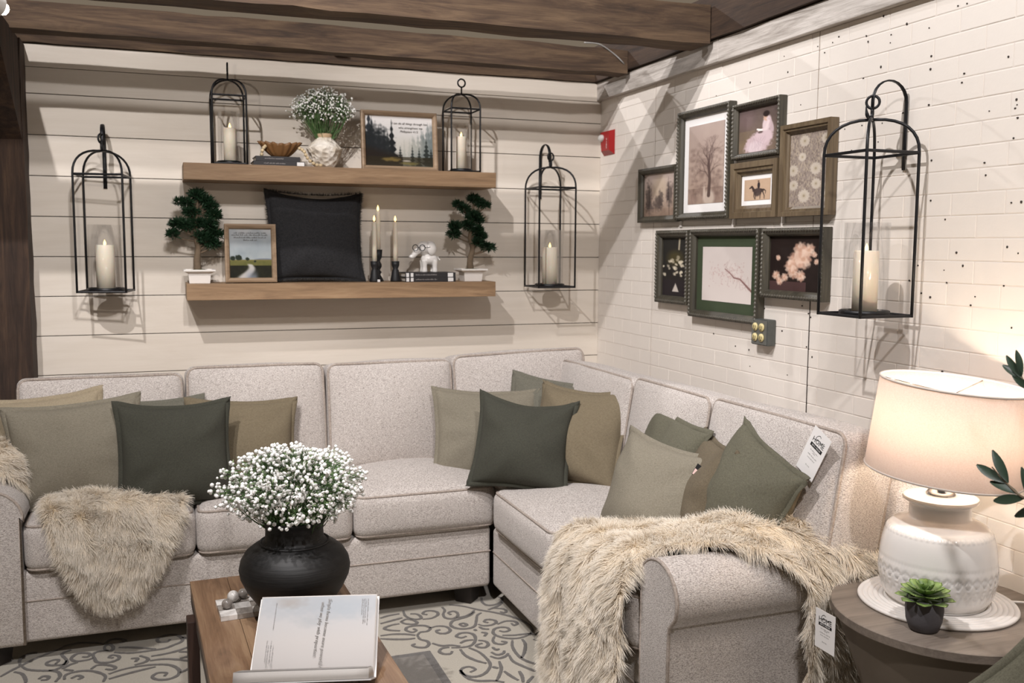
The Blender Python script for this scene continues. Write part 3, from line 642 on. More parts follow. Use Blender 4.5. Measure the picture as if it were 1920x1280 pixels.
# ================================================================== FUR THROWS
def fur_throw(name, label, stations, across, along, n_strands, length, group, seed, wrinkle=0.012, nfold=5, flow=(0, 0, -1), lobes=None):
    """stations: list of cross-wise polylines (lists of points); lofted, wrinkled, furred on its upper side"""
    r = np.random.default_rng(seed)
    rows = [np.array(catmull(s_, across)) for s_ in stations]
    nc = rows[0].shape[0]; G = np.array([catmull([rw[j] for rw in rows], along) for j in range(nc)]).transpose(1, 0, 2)
    nr = G.shape[0]
    du = np.gradient(G, axis=0); dv = np.gradient(G, axis=1); Nn = np.cross(dv, du); Nn /= np.linalg.norm(Nn, axis=2, keepdims=True) + 1e-9
    tv = np.linspace(0, 1, nc)[None, :]; tu = np.linspace(0, 1, nr)[:, None]
    fold = np.sin(tv * nfold * 2 * PI + 1.1 * np.sin(tu * 5 + seed)) * 0.6 + 0.4 * np.sin(tv * nfold * 3.3 * PI + tu * 7)
    if (Nn * np.array([-.4, -.5, .7])).sum(2).mean() < 0: G = G[:, ::-1]; Nn = -Nn[:, ::-1]
    G = G + Nn * (wrinkle * (1 + fold))[..., None]
    du = np.gradient(G, axis=0); dv = np.gradient(G, axis=1); Nn = np.cross(dv, du); Nn /= np.linalg.norm(Nn, axis=2, keepdims=True) + 1e-9
    base = np.array(stations[0][0]); root = empty(name, tuple(base), label=label, cat='throw', group=group)
    idx = np.arange(nr * nc).reshape(nr, nc)
    top = (G - base).reshape(-1, 3); bot = (G - Nn * 0.012 - base).reshape(-1, 3); o = nr * nc
    f = []
    for i in range(nr - 1):
        for j in range(nc - 1):
            q = (idx[i, j], idx[i + 1, j], idx[i + 1, j + 1], idx[i, j + 1]); f.append(q); f.append(tuple(a + o for a in q[::-1]))
    edge = [idx[i, 0] for i in range(nr)] + [idx[nr - 1, j] for j in range(1, nc)] + [idx[i, nc - 1] for i in range(nr - 2, -1, -1)] + [idx[0, j] for j in range(nc - 2, 0, -1)]
    for k in range(len(edge)):
        a, b = edge[k], edge[(k + 1) % len(edge)]; f.append((a, b, b + o, a + o))
    MB().add(np.vstack([top, bot]), f).build('backing', FURB, root)
    # strands
    A = np.linalg.norm(np.cross(du, dv), axis=2)[:-1, :-1].ravel(); A = A / A.sum()
    ci = r.choice(len(A), n_strands, p=A); i0 = ci // (nc - 1); j0 = ci % (nc - 1); a = r.random(n_strands)[:, None]; b = r.random(n_strands)[:, None]
    def lerp(F): return F[i0, j0] * (1 - a) * (1 - b) + F[i0 + 1, j0] * a * (1 - b) + F[i0, j0 + 1] * (1 - a) * b + F[i0 + 1, j0 + 1] * a * b
    R = lerp(G); Nr = lerp(Nn)
    nb = n_strands // 7                              # extra strands spilling over the hem
    ek = r.integers(0, len(edge), nb); ei = np.array(edge)[ek]
    E = G.reshape(-1, 3)[ei]; cen = G.reshape(-1, 3).mean(0); En = Nn.reshape(-1, 3)[ei]
    jit = r.normal(size=(nb, 3)) * 0.004
    ii, jj = ei // nc, ei % nc
    inn = G[np.clip(ii, 2, nr - 3), np.clip(jj, 2, nc - 3)]
    od = E - inn; od /= np.linalg.norm(od, axis=1, keepdims=True) + 1e-9
    R = np.vstack([R, E + jit]); Nr = np.vstack([Nr, En * 0.35 + od])
    m = len(R)
    # clumps: neighbouring strands lean the same way
    cl = np.stack([vnoise(R, 55, seed + 1), vnoise(R, 55, seed + 2), vnoise(R, 55, seed + 3)], 1) * 0.8 + np.stack([vnoise(R, 150, seed + 4), vnoise(R, 150, seed + 5), vnoise(R, 150, seed + 6)], 1) * 0.5
    D = Nr * 0.75 + cl * 0.75 + np.array(flow) * 0.55 + r.normal(size=(m, 3)) * 0.16
    D -= Nr * np.minimum(0, (D * Nr).sum(1, keepdims=True) - 0.12) 
    D /= np.linalg.norm(D, axis=1, keepdims=True)
    Ls = length * r.uniform(0.6, 1.15, m); bend = np.array(flow) * (Ls * 0.35)[:, None] + cl * (Ls * 0.25)[:, None]
    hair('fur_pile', R - base, D, Ls, root, FURM, 0.00085, bend, 5)
    return root
fur_throw('fur_throw', 'long cream fur throw draped over the right sofa arm and seat', [
    [(-1.035, -1.80, .015), (-1.055, -1.93, .03), (-1.045, -2.02, .02), (-1.05, -2.20, .20), (-1.04, -2.345, .22)],
    [(-1.025, -1.80, .28), (-1.06, -1.93, .30), (-1.035, -2.03, .30), (-1.06, -2.20, .36), (-1.035, -2.355, .38)],
    [(-1.010, -1.80, .50), (-1.035, -1.94, .52), (-1.03, -2.05, .53), (-1.04, -2.22, .56), (-1.025, -2.365, .58)],
    [(-0.955, -1.83, .605), (-0.965, -1.97, .625), (-0.96, -2.10, .635), (-0.98, -2.25, .650), (-0.975, -2.375, .665)],
    [(-0.80, -1.92, .628), (-0.82, -2.06, .650), (-0.83, -2.18, .670), (-0.85, -2.30, .700), (-0.875, -2.425, .708)],
    [(-0.60, -2.12, .660), (-0.64, -2.23, .700), (-0.67, -2.32, .745), (-0.70, -2.41, .745), (-0.735, -2.500, .716)],
    [(-0.37, -2.20, .715), (-0.45, -2.33, .755), (-0.51, -2.43, .765), (-0.56, -2.50, .738), (-0.625, -2.570, .690)],
    [(-0.16, -2.36, .730), (-0.29, -2.48, .755), (-0.40, -2.55, .725), (-0.48, -2.59, .670), (-0.545, -2.603, .620)],
    [(-0.12, -2.50, .700), (-0.22, -2.58, .645), (-0.34, -2.615, .560), (-0.44, -2.615, .500), (-0.53, -2.610, .470)],
    [(-0.26, -2.600, .50), (-0.33, -2.610, .42), (-0.39, -2.612, .36), (-0.45, -2.612, .31), (-0.52, -2.610, .28)],
    [(-0.30, -2.604, .28), (-0.35, -2.610, .20), (-0.41, -2.612, .14), (-0.46, -2.612, .10), (-0.50, -2.610, .06)]],
    8, 8, 68000, 0.042, 'fur throws on the sofa', 5, 0.010, 4)
fur_throw('fur_throw', 'small cream fur throw hanging over the left seat cushion', [
    [(-2.74, -.74, .598), (-2.63, -.66, .618), (-2.52, -.64, .622), (-2.40, -.66, .620), (-2.30, -.70, .605)],
    [(-2.75, -.86, .615), (-2.63, -.84, .630), (-2.51, -.83, .632), (-2.39, -.84, .628), (-2.275, -.85, .610)],
    [(-2.735, -.985, .585), (-2.63, -1.0, .600), (-2.51, -1.0, .602), (-2.39, -.995, .595), (-2.275, -.985, .575)],
    [(-2.69, -1.035, .45), (-2.61, -1.045, .44), (-2.51, -1.05, .43), (-2.41, -1.045, .44), (-2.32, -1.03, .45)],
    [(-2.62, -1.025, .315), (-2.575, -1.035, .275), (-2.51, -1.04, .265), (-2.45, -1.035, .285), (-2.40, -1.02, .33)]],
    7, 9, 30000, 0.045, 'fur throws on the sofa', 6, 0.008, 3)
fur_throw('fur_throw', 'cream fur throw heaped on the left sofa arm at the picture edge', [
    [(-3.08, -.90, .60), (-3.06, -.80, .60), (-3.06, -.66, .60)],
    [(-3.07, -.90, .70), (-3.03, -.80, .73), (-3.03, -.64, .74)],
    [(-2.98, -.86, .735), (-2.95, -.78, .80), (-2.95, -.62, .82)],
    [(-2.89, -.84, .725), (-2.87, -.76, .79), (-2.86, -.60, .80)],
    [(-2.84, -.80, .66), (-2.82, -.72, .68), (-2.81, -.58, .70)]],
    6, 6, 12000, 0.038, 'fur throws on the sofa', 8, 0.006, 2)

# ================================================================== SHELVES AND LANTERNS
for zt, lab in ((1.985, 'upper floating oak shelf on the shiplap wall'), (1.432, 'lower floating oak shelf on the shiplap wall')):
    tag(MB().box(-2.205, -0.698, -0.24, -0.001, zt - 0.076, zt, bev=0.002).build('floating_shelf', OAK, None, False), lab, 'shelf', 'floating oak shelves')
SU, SL = 1.9855, 1.4325

def lantern(label, loc, a, zs, za, zring, rr, gl_r, gl_h, group, rod=0.005, rotz=0.0, ring_turn=0.0, plate=True):
    """loc = base centre; a = side; zs shoulder height; za arch top; zring ring centre height; ring radius rr"""
    t = empty('candle_lantern', loc, (0, 0, rotz), label, 'lantern', group); h = a / 2
    for sx in (-1, 1):
        for sy in (-1, 1):
            p = [(sx * h, sy * h, 0.0), (sx * h, sy * h, zs * 0.5), (sx * h, sy * h, zs)]
            for k in range(1, 9):
                th = PI / 2 * k / 8; q = h * math.cos(th) ** 0.8 if k < 8 else 0; p.append((sx * q, sy * q, zs + (za - zs) * math.sin(th) ** 0.9))
            MB().tube(p, rod, 8).build('rod', IRON, t)
    for z, nm in ((rod, 'base_ring'), (zs, 'shoulder_ring')):
        MB().tube([(-h, -h, z), (h, -h, z), (h, h, z), (-h, h, z)], rod, 8, True).build(nm, IRON, t, False)
    st = MB().tube([(0, 0, za - 0.004), (0, 0, zring - rr)], rod * 0.9, 8)
    st.build('stem', IRON, t)
    MB().tube([(rr * math.cos(k * PI / 10) * math.cos(ring_turn), rr * math.cos(k * PI / 10) * math.sin(ring_turn), zring + rr * math.sin(k * PI / 10)) for k in range(20)], rod * 0.9, 8, True).build('hanging_ring', IRON, t)
    pr = gl_r + 0.008
    MB().lathe([(pr * 0.96, 0.0), (pr, 0.003), (pr, 0.016), (pr - 0.004, 0.018), (pr - 0.006, 0.006), (0.0005, 0.005)], 32, (0, 0, 0.002), True).build('dish', IRON, t)
    for s_ in (-1, 1):
        MB().box(-h, h, s_ * gl_r * 0.35 - 0.006, s_ * gl_r * 0.35 + 0.006, 0.001, 0.004).build('cross_bar', IRON, t, False)
    MB().lathe([(gl_r, 0.009), (gl_r, gl_h), (gl_r - 0.0025, gl_h), (gl_r - 0.0025, 0.009)], 40).build('glass_cylinder', GLASS, t)
    return t
def candle(label, loc, r, h, group, flame=True):
    t = empty('pillar_candle', loc, label=label, cat='candle', group=group)
    MB().lathe([(0.0005, 0.0), (r, 0.0), (r, h - 0.004), (r * 0.96, h), (r * 0.80, h - 0.002), (r * 0.55, h - 0.010), (0.0005, h - 0.012)], 32).build('wax', WAXM, t)
    MB().lathe([(0.0005, h - 0.012), (0.004, h - 0.006), (0.0065, h + 0.004), (0.0055, h + 0.012), (0.002, h + 0.020), (0.0004, h + 0.024)], 12).build('flame', FLAME, t)
    return t
def hook(label, loc, rotz, drop, reach, top):
    """wall strap with a curled arm; local: wall at y=0, arm reaches to -y"""
    t = empty('wall_hook', loc, (0, 0, rotz), label, 'hook', 'iron wall hooks')
    r = reach / 2; p = [(0, -0.006, -drop), (0, -0.006, -drop * 0.5), (0, -0.006, top - r)]
    p += [(0, -0.006 - r + r * math.cos(a), top - r + r * math.sin(a)) for a in np.linspace(0, PI, 12)[1:]]
    p += [(0, -0.006 - reach, top - r - 0.03)]
    M = MB(); M.tube(p, 0.0085, 6, flat=0.35); M.build('strap', IRON, t)
    q = [(0, -0.006 - reach, top - r - 0.028), (0, -0.006 - reach, top - r - 0.045), (0, -0.012 - reach, top - r - 0.054), (0, -0.022 - reach, top - r - 0.052), (0, -0.028 - reach, top - r - 0.040), (0, -0.032 - reach, top - r - 0.015)]
    MB().tube(catmull(q, 4), [0.006] * 16 + [0.005, .004, .003, .002, .001], 6).build('hook_tip', IRON, t)
    return t
WL = dict(a=0.205, zs=0.525, za=0.635, zring=0.690, rr=0.020, gl_r=0.072, gl_h=0.305, group='iron lanterns hanging on the walls')
for lab, x, y, rot, rt in (('black iron lantern hanging on the shiplap wall near the left post', -2.550, -0.150, -0.14, 1.2), ('black iron lantern hanging on the shiplap wall right of the shelves', -0.358, -0.142, 0.0, 0.3)):
    lantern(lab, (x, y, 1.395), rotz=rot, ring_turn=rt, **WL)
lantern('black iron lantern hanging on the white brick wall', (-0.142, -2.335, 1.392), rotz=0.0, ring_turn=-0.8, **WL)
CG = 'battery pillar candles in the lanterns'
candle('ivory candle in the lantern near the left post', (-2.550, -0.150, 1.4045), 0.040, 0.205, CG)
candle('ivory candle in the lantern right of the shelves', (-0.358, -0.142, 1.4045), 0.040, 0.205, CG)
candle('tall ivory candle in the brick wall lantern', (-0.142, -2.335, 1.4015), 0.040, 0.205, CG)
hook('iron hook holding the lantern by the left post', (-2.545, -0.001, 2.07), 0.0, 0.20, 0.136, 0.085)
hook('iron hook holding the lantern right of the shelves', (-0.363, -0.001, 2.07), 0.0, 0.20, 0.136, 0.085)
hook('iron hook holding the lantern on the brick wall', (-0.001, -2.335, 2.07), -PI / 2, 0.20, 0.136, 0.085)
SLN = dict(a=0.152, zs=0.315, za=0.395, zring=0.452, rr=0.020, gl_r=0.050, gl_h=0.245, group='small iron lanterns on the upper shelf', rod=0.0045)
lantern('small black lantern at the left end of the upper shelf', (-1.995, -0.135, SU), ring_turn=PI / 2 - 0.05, **SLN)
lantern('small black lantern at the right end of the upper shelf', (-0.850, -0.135, SU), ring_turn=0.05, **SLN)
candle('ivory candle in the upper shelf lantern on the left', (-1.990, -0.130, SU + 0.0090), 0.030, 0.165, CG)
candle('ivory candle in the upper shelf lantern on the right', (-0.850, -0.130, SU + 0.0090), 0.026, 0.175, CG)

# ================================================================== BOUQUETS
def blossom_mesh(name, r, seed):
    m = MB(); rr = np.random.default_rng(seed); m.ball((0, 0, 0), r * 0.62, 1)
    for k in range(7):
        a = 2 * PI * k / 7; z = -0.1 + 0.3 * (k % 2); c = Vector((math.cos(a), math.sin(a), z)) * r * 0.52
        m.ball(c, r * 0.46, 1, (1, 1, 0.75))
    return me_from(name, m.v, m.f)
def bouquet(label, base, neck_r, mouth_z, c, rad, n, br, n_single, group, seed, n_stem=70, droop=0.0):
    """flowers in a vase: stems rise from the mouth to an ellipsoid crown of blossoms"""
    r = np.random.default_rng(seed); t = empty('gypsophila_bouquet', base, label=label, cat='flowers', group=group)
    c = np.array(c) - np.array(base); pts = []
    for k in range(n):
        d = r.normal(size=3); d /= np.linalg.norm(d)
        if d[2] < -0.80: d[2] = -d[2]
        q = r.uniform(0.72, 1.0) if r.random() < 0.8 else r.uniform(0.35, 0.8)
        bump = 1 + 0.12 * math.sin(3.1 * d[0] + 2 * d[1] * 2 + seed) + 0.08 * math.sin(7 * d[0] - 5 * d[2])
        p = c + d * np.array(rad) * q * bump
        pts.append(p)
    pts = np.array(pts); mb = blossom_mesh('blossom', br, seed)
    cam_l = np.array([-2.31, -4.87, 1.6]) - np.array(base); order = np.argsort(np.linalg.norm(pts - cam_l, axis=1))
    stuff = MB()
    for i, k in enumerate(order):
        s_ = r.uniform(0.7, 1.2)
        if i < n_single:
            o = link('blossom', mb, PETAL, t, tuple(pts[k]), tuple(r.uniform(0, 3, 3))); o.scale = (s_, s_, s_)
        else: stuff.ball(pts[k], br * s_ * 0.9, 1)
    if stuff.v: tag(stuff.build('blossoms_behind', PETAL, t), kind='stuff')
    st = MB(); lf = MB(); m0 = np.array([0, 0, mouth_z])
    for k in range(n_stem):
        a = r.uniform(0, 2 * PI); q = neck_r * math.sqrt(r.random()) * 0.9; s0 = m0 + np.array([q * math.cos(a), q * math.sin(a), -0.06])
        tgt = pts[r.integers(len(pts))]; out = c + (tgt - c) * 0.85; mid = s0 * 0.5 + out * 0.5 + np.array([(tgt - c)[0] * .1, (tgt - c)[1] * .1, 0])
        st.tube(catmull([s0, mid, out], 3), 0.0013, 4)
    for k in range(len(pts)):
        if r.random() < 0.75:
            p = pts[k]; q = c * 0.35 + p * 0.65 + r.normal(size=3) * 0.012; st.tube([q, (p + q) / 2 + r.normal(size=3) * .004, p], 0.0009, 3)
    for k in range(int(n * 2.2)):
        p = c + (pts[r.integers(len(pts))] - c) * r.uniform(0.75, 1.0); d = r.normal(size=3); d[2] = abs(d[2]); d /= np.linalg.norm(d); e = np.cross(d, r.normal(size=3)); e /= np.linalg.norm(e)
        L = r.uniform(0.007, 0.014) * (br / 0.006) ** .5; lf.add([p, p + d * L * .5 + e * L * .13, p + d * L, p + d * L * .5 - e * L * .13], [(0, 1, 2, 3)])
    tag(st.build('stems', STEMG, t), 'thin green stems', kind='stuff'); tag(lf.build('leaves', LEAFL, t), 'small green leaves', kind='stuff')
    return t
LEAFL = plain('leaf_fresh_green', '#7b9160', 0.55, 0.25, 60)

# ---- upper shelf things
BOOKD = plain('book_dark_cover', '#2a2729', 0.55, 0.1); BOOKP = plain('book_pages', '#e4ddd2', 0.8, 0.05, 300); SILVER = plain('foil_grey', '#a9a4a2', 0.5)
def closed_book(label, loc, w, d, h, rotz, title, group, band=None):
    """spine faces -y"""
    t = empty('book', loc, (0, 0, rotz), label, 'book', group)
    MB().box(-w / 2, w / 2, -d / 2, d / 2, 0, 0.003).box(-w / 2, w / 2, -d / 2, d / 2, h - 0.003, h).box(-w / 2, w / 2, -d / 2 - 0.002, -d / 2 + 0.003, 0, h).build('cover', BOOKD, t, False)
    MB().box(-w / 2 + 0.004, w / 2 - 0.004, -d / 2 + 0.003, d / 2 - 0.004, 0.003, h - 0.003).build('pages', BOOKP, t, False)
    if title: scribble(t, -w * 0.30, w * 0.12, h / 2, -d / 2 - 0.0024, h * 0.30, SILVER)
    if band:
        for x0, x1 in band: MB().box(x0, x1, -d / 2 - 0.003, -d / 2 - 0.0015, 0.002, h - 0.002).build('spine_mark', PAPER, t, False)
    return t
closed_book('dark book at the bottom of the upper shelf pair, white mark on its spine', (-1.773, -0.13, SU), 0.238, 0.16, 0.021, 0.0, '~', 'dark books under the shell bowl', [(0.082, 0.116)])
closed_book('dark book right under the shell bowl', (-1.780, -0.135, SU + 0.0215), 0.205, 0.15, 0.022, 0.02, '~', 'dark books under the shell bowl')
sb = empty('shell_bowl', (-1.760, -0.135, SU + 0.0440), label='fluted brown wooden shell bowl on the two dark books', cat='bowl')
SHELLW = plain('shell_bronze', '#7a5632', 0.5, 0.3, 40)
v = []; f = []; nk, nj = 72, 9
for lay in (0, 1):
    for j in range(nj):
        q = j / (nj - 1)
        for k in range(nk):
            a = 2 * PI * k / nk; fl = 1 + 0.085 * math.cos(a * 16) * q ** .4
            rx = (0.028 + 0.070 * q ** 0.8) * fl - lay * 0.004; ry = (0.022 + 0.042 * q ** 0.8) * fl - lay * 0.004
            v.append((rx * math.cos(a), ry * math.sin(a), 0.001 + 0.058 * q ** 1.3 + 0.012 * q * abs(math.cos(a)) + lay * 0.003 + 0.003 * math.cos(a * 16) * q))
o_ = nk * nj
for lay in (0, 1):
    for j in range(nj - 1):
        for k in range(nk): f.append(tuple(lay * o_ + x for x in (j * nk + k, j * nk + (k + 1) % nk, (j + 1) * nk + (k + 1) % nk, (j + 1) * nk + k)))
f.append(tuple(range(nk - 1, -1, -1))); f.append(tuple(o_ + k for k in range(nk)))
for k in range(nk): f.append(((nj - 1) * nk + k, (nj - 1) * nk + (k + 1) % nk, o_ + (nj - 1) * nk + (k + 1) % nk, o_ + (nj - 1) * nk + k))
MB().add(v, f).build('bowl_shell', SHELLW, sb)
bg = empty('bead_garland', (-1.70, -0.14, SU), label='pale wooden bead garland trailing over the books and shelf', cat='garland')
BEADM = plain('bead_wood', '#cdb894', 0.55, 0.12, 30)
path = catmull([(-0.152, -0.055, 0.052), (-0.146, -0.05, 0.075), (-0.128, -0.02, 0.095), (-0.10, 0.01, 0.088), (-0.02, 0.02, 0.082), (0.020, -0.01, 0.092), (0.046, -0.045, 0.075), (0.058, -0.06, 0.045), (0.078, -0.07, 0.022), (0.105, -0.075, 0.009), (0.125, -0.078, 0.009)], 10)
acc = 0; last = None; bmesh_b = me_from('bead', *(lambda m: (m.v, m.f))(MB().ball((0, 0, 0), 0.0088, 2)))
for p in path:
    if last is None or np.linalg.norm(p - last) > 0.0168:
        link('bead', bmesh_b, BEADM, bg, tuple(p)); last = p
MB().tube([tuple(p) for p in path], 0.0012, 4).build('string', BEADM, bg)
TEXV = N('textured_vase'); _v = TEXV.coords()
_vo = TEXV.n('ShaderNodeTexVoronoi'); _vo.inputs['Scale'].default_value = 42; TEXV.l(_v, _vo.inputs['Vector'])
TEXV = TEXV.fin(TEXV.ramp(TEXV.noise(_v, 18, 4), [(0.35, '#c9bca9'), (0.6, '#e5ddd1')]), 0.8, TEXV.bump(_vo.outputs['Distance'], 0.9, 0.012))
vz = empty('ceramic_vase', (-1.548, -0.135, SU), label='cream textured ceramic vase holding flowers on the upper shelf', cat='vase')
MB().lathe([(0.0005, 0.001), (0.043, 0.001), (0.050, 0.008), (0.066, 0.035), (0.084, 0.085), (0.088, 0.094), (0.082, 0.100), (0.066, 0.118), (0.044, 0.138), (0.036, 0.147)], 40).build('body', TEXV, vz)
MB().lathe([(0.036, 0.146), (0.0375, 0.152), (0.0375, 0.164), (0.033, 0.167), (0.029, 0.160), (0.027, 0.10), (0.0005, 0.09)], 32).build('neck', plain('bare_clay', '#b59a7a', 0.8, 0.1), vz)
bouquet('round bunch of white baby breath in the textured shelf vase', (-1.548, -0.135, SU), 0.030, 0.165, (-1.553, -0.140, SU + 0.287), (0.168, 0.085, 0.094), 780, 0.0056, 290, 'baby breath bouquets', 21, 110)

# ================================================================== PRINTED PICTURES (painted per vertex, flat prints)
class Cv:
    def __init__(s, w, h, bg, seed=0):
        s.w, s.h = w, h; s.asp = h / w; s.Y, s.X = np.meshgrid(np.linspace(0, 1, h), np.linspace(0, 1, w), indexing='ij')
        s.a = np.zeros((h, w, 3)); s.a[:] = s.c(bg); s.r = np.random.default_rng(seed)
    def c(s, h): return np.array([int(h[i:i + 2], 16) / 255 for i in (1, 3, 5)])
    def put(s, m, col, al=1.0):
        m = (np.clip(m, 0, 1) * al)[..., None]; s.a = s.a * (1 - m) + s.c(col) * m; return s
    def grad(s, y0, c0, y1, c1, al=1.0):
        t = np.clip((s.Y - y0) / (y1 - y0), 0, 1)[..., None]; m = ((s.Y >= min(y0, -1)) * 1.0)[..., None] * al
        col = s.c(c0) * (1 - t) + s.c(c1) * t; s.a = s.a * (1 - m) + col * m; return s
    def noise(s, n):
        g = s.r.random((n + 2, n + 2)); y = s.Y * n; x = s.X * n; i = y.astype(int); j = x.astype(int); fy = y - i; fx = x - j
        fy = fy * fy * (3 - 2 * fy); fx = fx * fx * (3 - 2 * fx)
        return g[i, j] * (1 - fy) * (1 - fx) + g[i + 1, j] * fy * (1 - fx) + g[i, j + 1] * (1 - fy) * fx + g[i + 1, j + 1] * fy * fx
    def fbm(s, n): return s.noise(n) * .5 + s.noise(n * 2) * .3 + s.noise(n * 4) * .2
    def blob(s, x, y, rx, ry, col, al=1.0, soft=0.25, rot=0.0, rag=0.0):
        dx = s.X - x; dy = (s.Y - y) * 1.0; c_, s_ = math.cos(rot), math.sin(rot); dy2 = dy * s.asp
        u = (dx * c_ + dy2 * s_) / rx; v = (-dx * s_ + dy2 * c_) / (ry * s.asp); d = np.sqrt(u * u + v * v)
        if rag: d = d + (s.noise(26) - 0.5) * rag
        return s.put((1 - d) / soft + 0.5, col, al)
    def line(s, pts, w, col, al=1.0, w1=None):
        m = np.zeros_like(s.X); P = [np.array(p) for p in pts]; n = len(P) - 1
        for k in range(n):
            a, b = P[k], P[k + 1]; ax, ay = a[0], a[1] * s.asp; bx, by = b[0], b[1] * s.asp; L = (bx - ax) ** 2 + (by - ay) ** 2 + 1e-12
            t = np.clip(((s.X - ax) * (bx - ax) + (s.Y * s.asp - ay) * (by - ay)) / L, 0, 1)
            d = np.sqrt((s.X - ax - t * (bx - ax)) ** 2 + (s.Y * s.asp - ay - t * (by - ay)) ** 2)
            ww = w if w1 is None else w + (w1 - w) * (k + t) / n
            m = np.maximum(m, np.clip((ww - d) * s.w * 0.8 + 0.5, 0, 1) * np.minimum(1, ww * s.w * 1.6))
        return s.put(m, col, al)
    def rect(s, x0, x1, y0, y1, col, al=1.0): return s.put(((s.X >= x0) & (s.X <= x1) & (s.Y >= y0) & (s.Y <= y1)) * 1.0, col, al)
    def fir(s, x, y0, y1, w, col, al=1.0):
        t = np.clip((s.Y - y0) / (y1 - y0), 0, 1); half = w * t * (0.72 + 0.28 * np.sin(t * 40 + x * 30)) * (0.85 + 0.3 * s.noise(30))
        return s.put(((s.Y > y0) & (s.Y < y1 + .02)) * np.clip((half - np.abs(s.X - x)) * s.w * 0.5 + .4, 0, 1), col, al)
    def tree(s, x, y, ang, L, w, depth, col, al=0.85, spread=0.5):
        if depth == 0 or L < 0.012: return
        x1 = x + L * math.cos(ang); y1 = y - L * math.sin(ang) / s.asp
        s.line([(x, y), ((x + x1) / 2 + s.r.normal() * L * .06, (y + y1) / 2), (x1, y1)], w, col, al, w * 0.65)
        for k in range(2 if depth > 3 else 3): s.tree(x1, y1, ang + s.r.normal() * spread, L * s.r.uniform(0.62, 0.86), w * 0.62, depth - 1, col, al, spread)
PRINTM = N('printed_paper'); _at = PRINTM.n('ShaderNodeAttribute'); _at.attribute_name = 'Col'
PRINTM.l(_at.outputs['Color'], PRINTM.b.inputs['Base Color']); PRINTM = PRINTM.fin(None, 0.6, None, Specular_IOR_Level=0.15)
def print_mesh(cv, w, h, parent, y=-0.001, name='print', cx=0.0, cz=0.0, curve=None):
    H, W = cv.h, cv.w; X = (cv.X - 0.5) * w + cx; Z = (0.5 - cv.Y) * h + cz; Yc = np.full_like(X, y)
    P = np.stack([X, Yc, Z], -1) if curve is None else curve(cv.X, cv.Y)
    idx = np.arange(H * W).reshape(H, W); f = np.stack([idx[:-1, :-1], idx[1:, :-1], idx[1:, 1:], idx[:-1, 1:]], -1).reshape(-1, 4)
    me = bpy.data.meshes.new(name); me.from_pydata(P.reshape(-1, 3).tolist(), [], f.tolist())
    at = me.color_attributes.new('Col', 'FLOAT_COLOR', 'POINT'); a = np.clip(cv.a, 0, 1); l_ = np.where(a <= .04045, a / 12.92, ((a + .055) / 1.055) ** 2.4)
    at.data.foreach_set('color', np.concatenate([l_, np.ones((H, W, 1))], -1).astype(np.float32).ravel())
    me.materials.append(PRINTM); return link(name, me, None, parent)
def frame(label, loc, rot, w, h, fw, dep, fmat, cv, group, mat_w=0.0, mat_mat=None, rope=False, step=False, cat='picture', name='framed_picture'):
    """outer size w x h, centred on loc; local front -y, back at y=0"""
    t = empty(name, loc, rot, label, cat, group); hw, hh = w / 2, h / 2
    prof = [(0, 0), (0, -dep), (fw * .35, -dep - .003), (fw * .8, -dep * .85), (fw, -dep * .55), (fw, 0)]
    if step: prof = [(0, 0), (0, -dep), (fw * .45, -dep), (fw * .5, -dep * .82), (fw * .72, -dep * .82), (fw * .76, -dep * .6), (fw, -dep * .45), (fw, 0)]
    for cxy in range(4):
        m = MB(); v = []
        for e in (0, 1):
            for u, y in prof:
                q = ((-hw + u, hh - u), (hw - u, hh - u), (hw - u, -hh + u), (-hw + u, -hh + u))
                p = q[(cxy + e) % 4]; v.append((p[0], y, p[1]))
        n = len(prof); f = [(i, (i + 1) % n, (i + 1) % n + n, i + n) for i in range(n)] + [tuple(range(n)), tuple(range(2 * n - 1, n - 1, -1))]
        m.add(v, f).build('frame_rail', fmat, t, False)
    if rope:
        lp = densify([(-hw + fw * .3, -dep - .001, hh - fw * .3), (hw - fw * .3, -dep - .001, hh - fw * .3), (hw - fw * .3, -dep - .001, -hh + fw * .3), (-hw + fw * .3, -dep - .001, -hh + fw * .3)], 0.0042)
        tag(MB().tube(lp, [0.0052 + 0.0017 * (1 if (k // 2) % 2 else -1) for k in range(len(lp))], 6, True).build('rope_edge', ROPEM, t), kind='stuff')
    iw, ih = w - 2 * fw + .004, h - 2 * fw + .004
    MB().box(-iw / 2, iw / 2, -dep * .28, -0.0005, -ih / 2, ih / 2).build('backing', mat_mat or PAPER, t, False)
    print_mesh(cv, iw - 2 * mat_w, ih - 2 * mat_w, t, -dep * .28 - 0.0012)
    return t
FGREEN = wood('frame_bronze_green', [(0.30, '#26231d'), (0.5, '#3e3a30'), (0.7, '#544e40')], 'Z', 1.5, 0.5, 0.2, False)
FBRONZE = wood('frame_antique_brown', [(0.30, '#453828'), (0.5, '#61523e'), (0.7, '#776850')], 'Z', 1.5, 0.5, 0.2, False)
ROPEM = plain('rope_moulding', '#57534a', 0.45, 0.4, 50, Metallic=0.2)
WG = 'framed pictures grouped on the brick wall'
def on_wall(label, y0, y1, z0, z1, *a, **k): return frame(label, (-0.004, (y0 + y1) / 2, (z0 + z1) / 2), (0, 0, -PI / 2), abs(y1 - y0), z1 - z0, *a, **k)

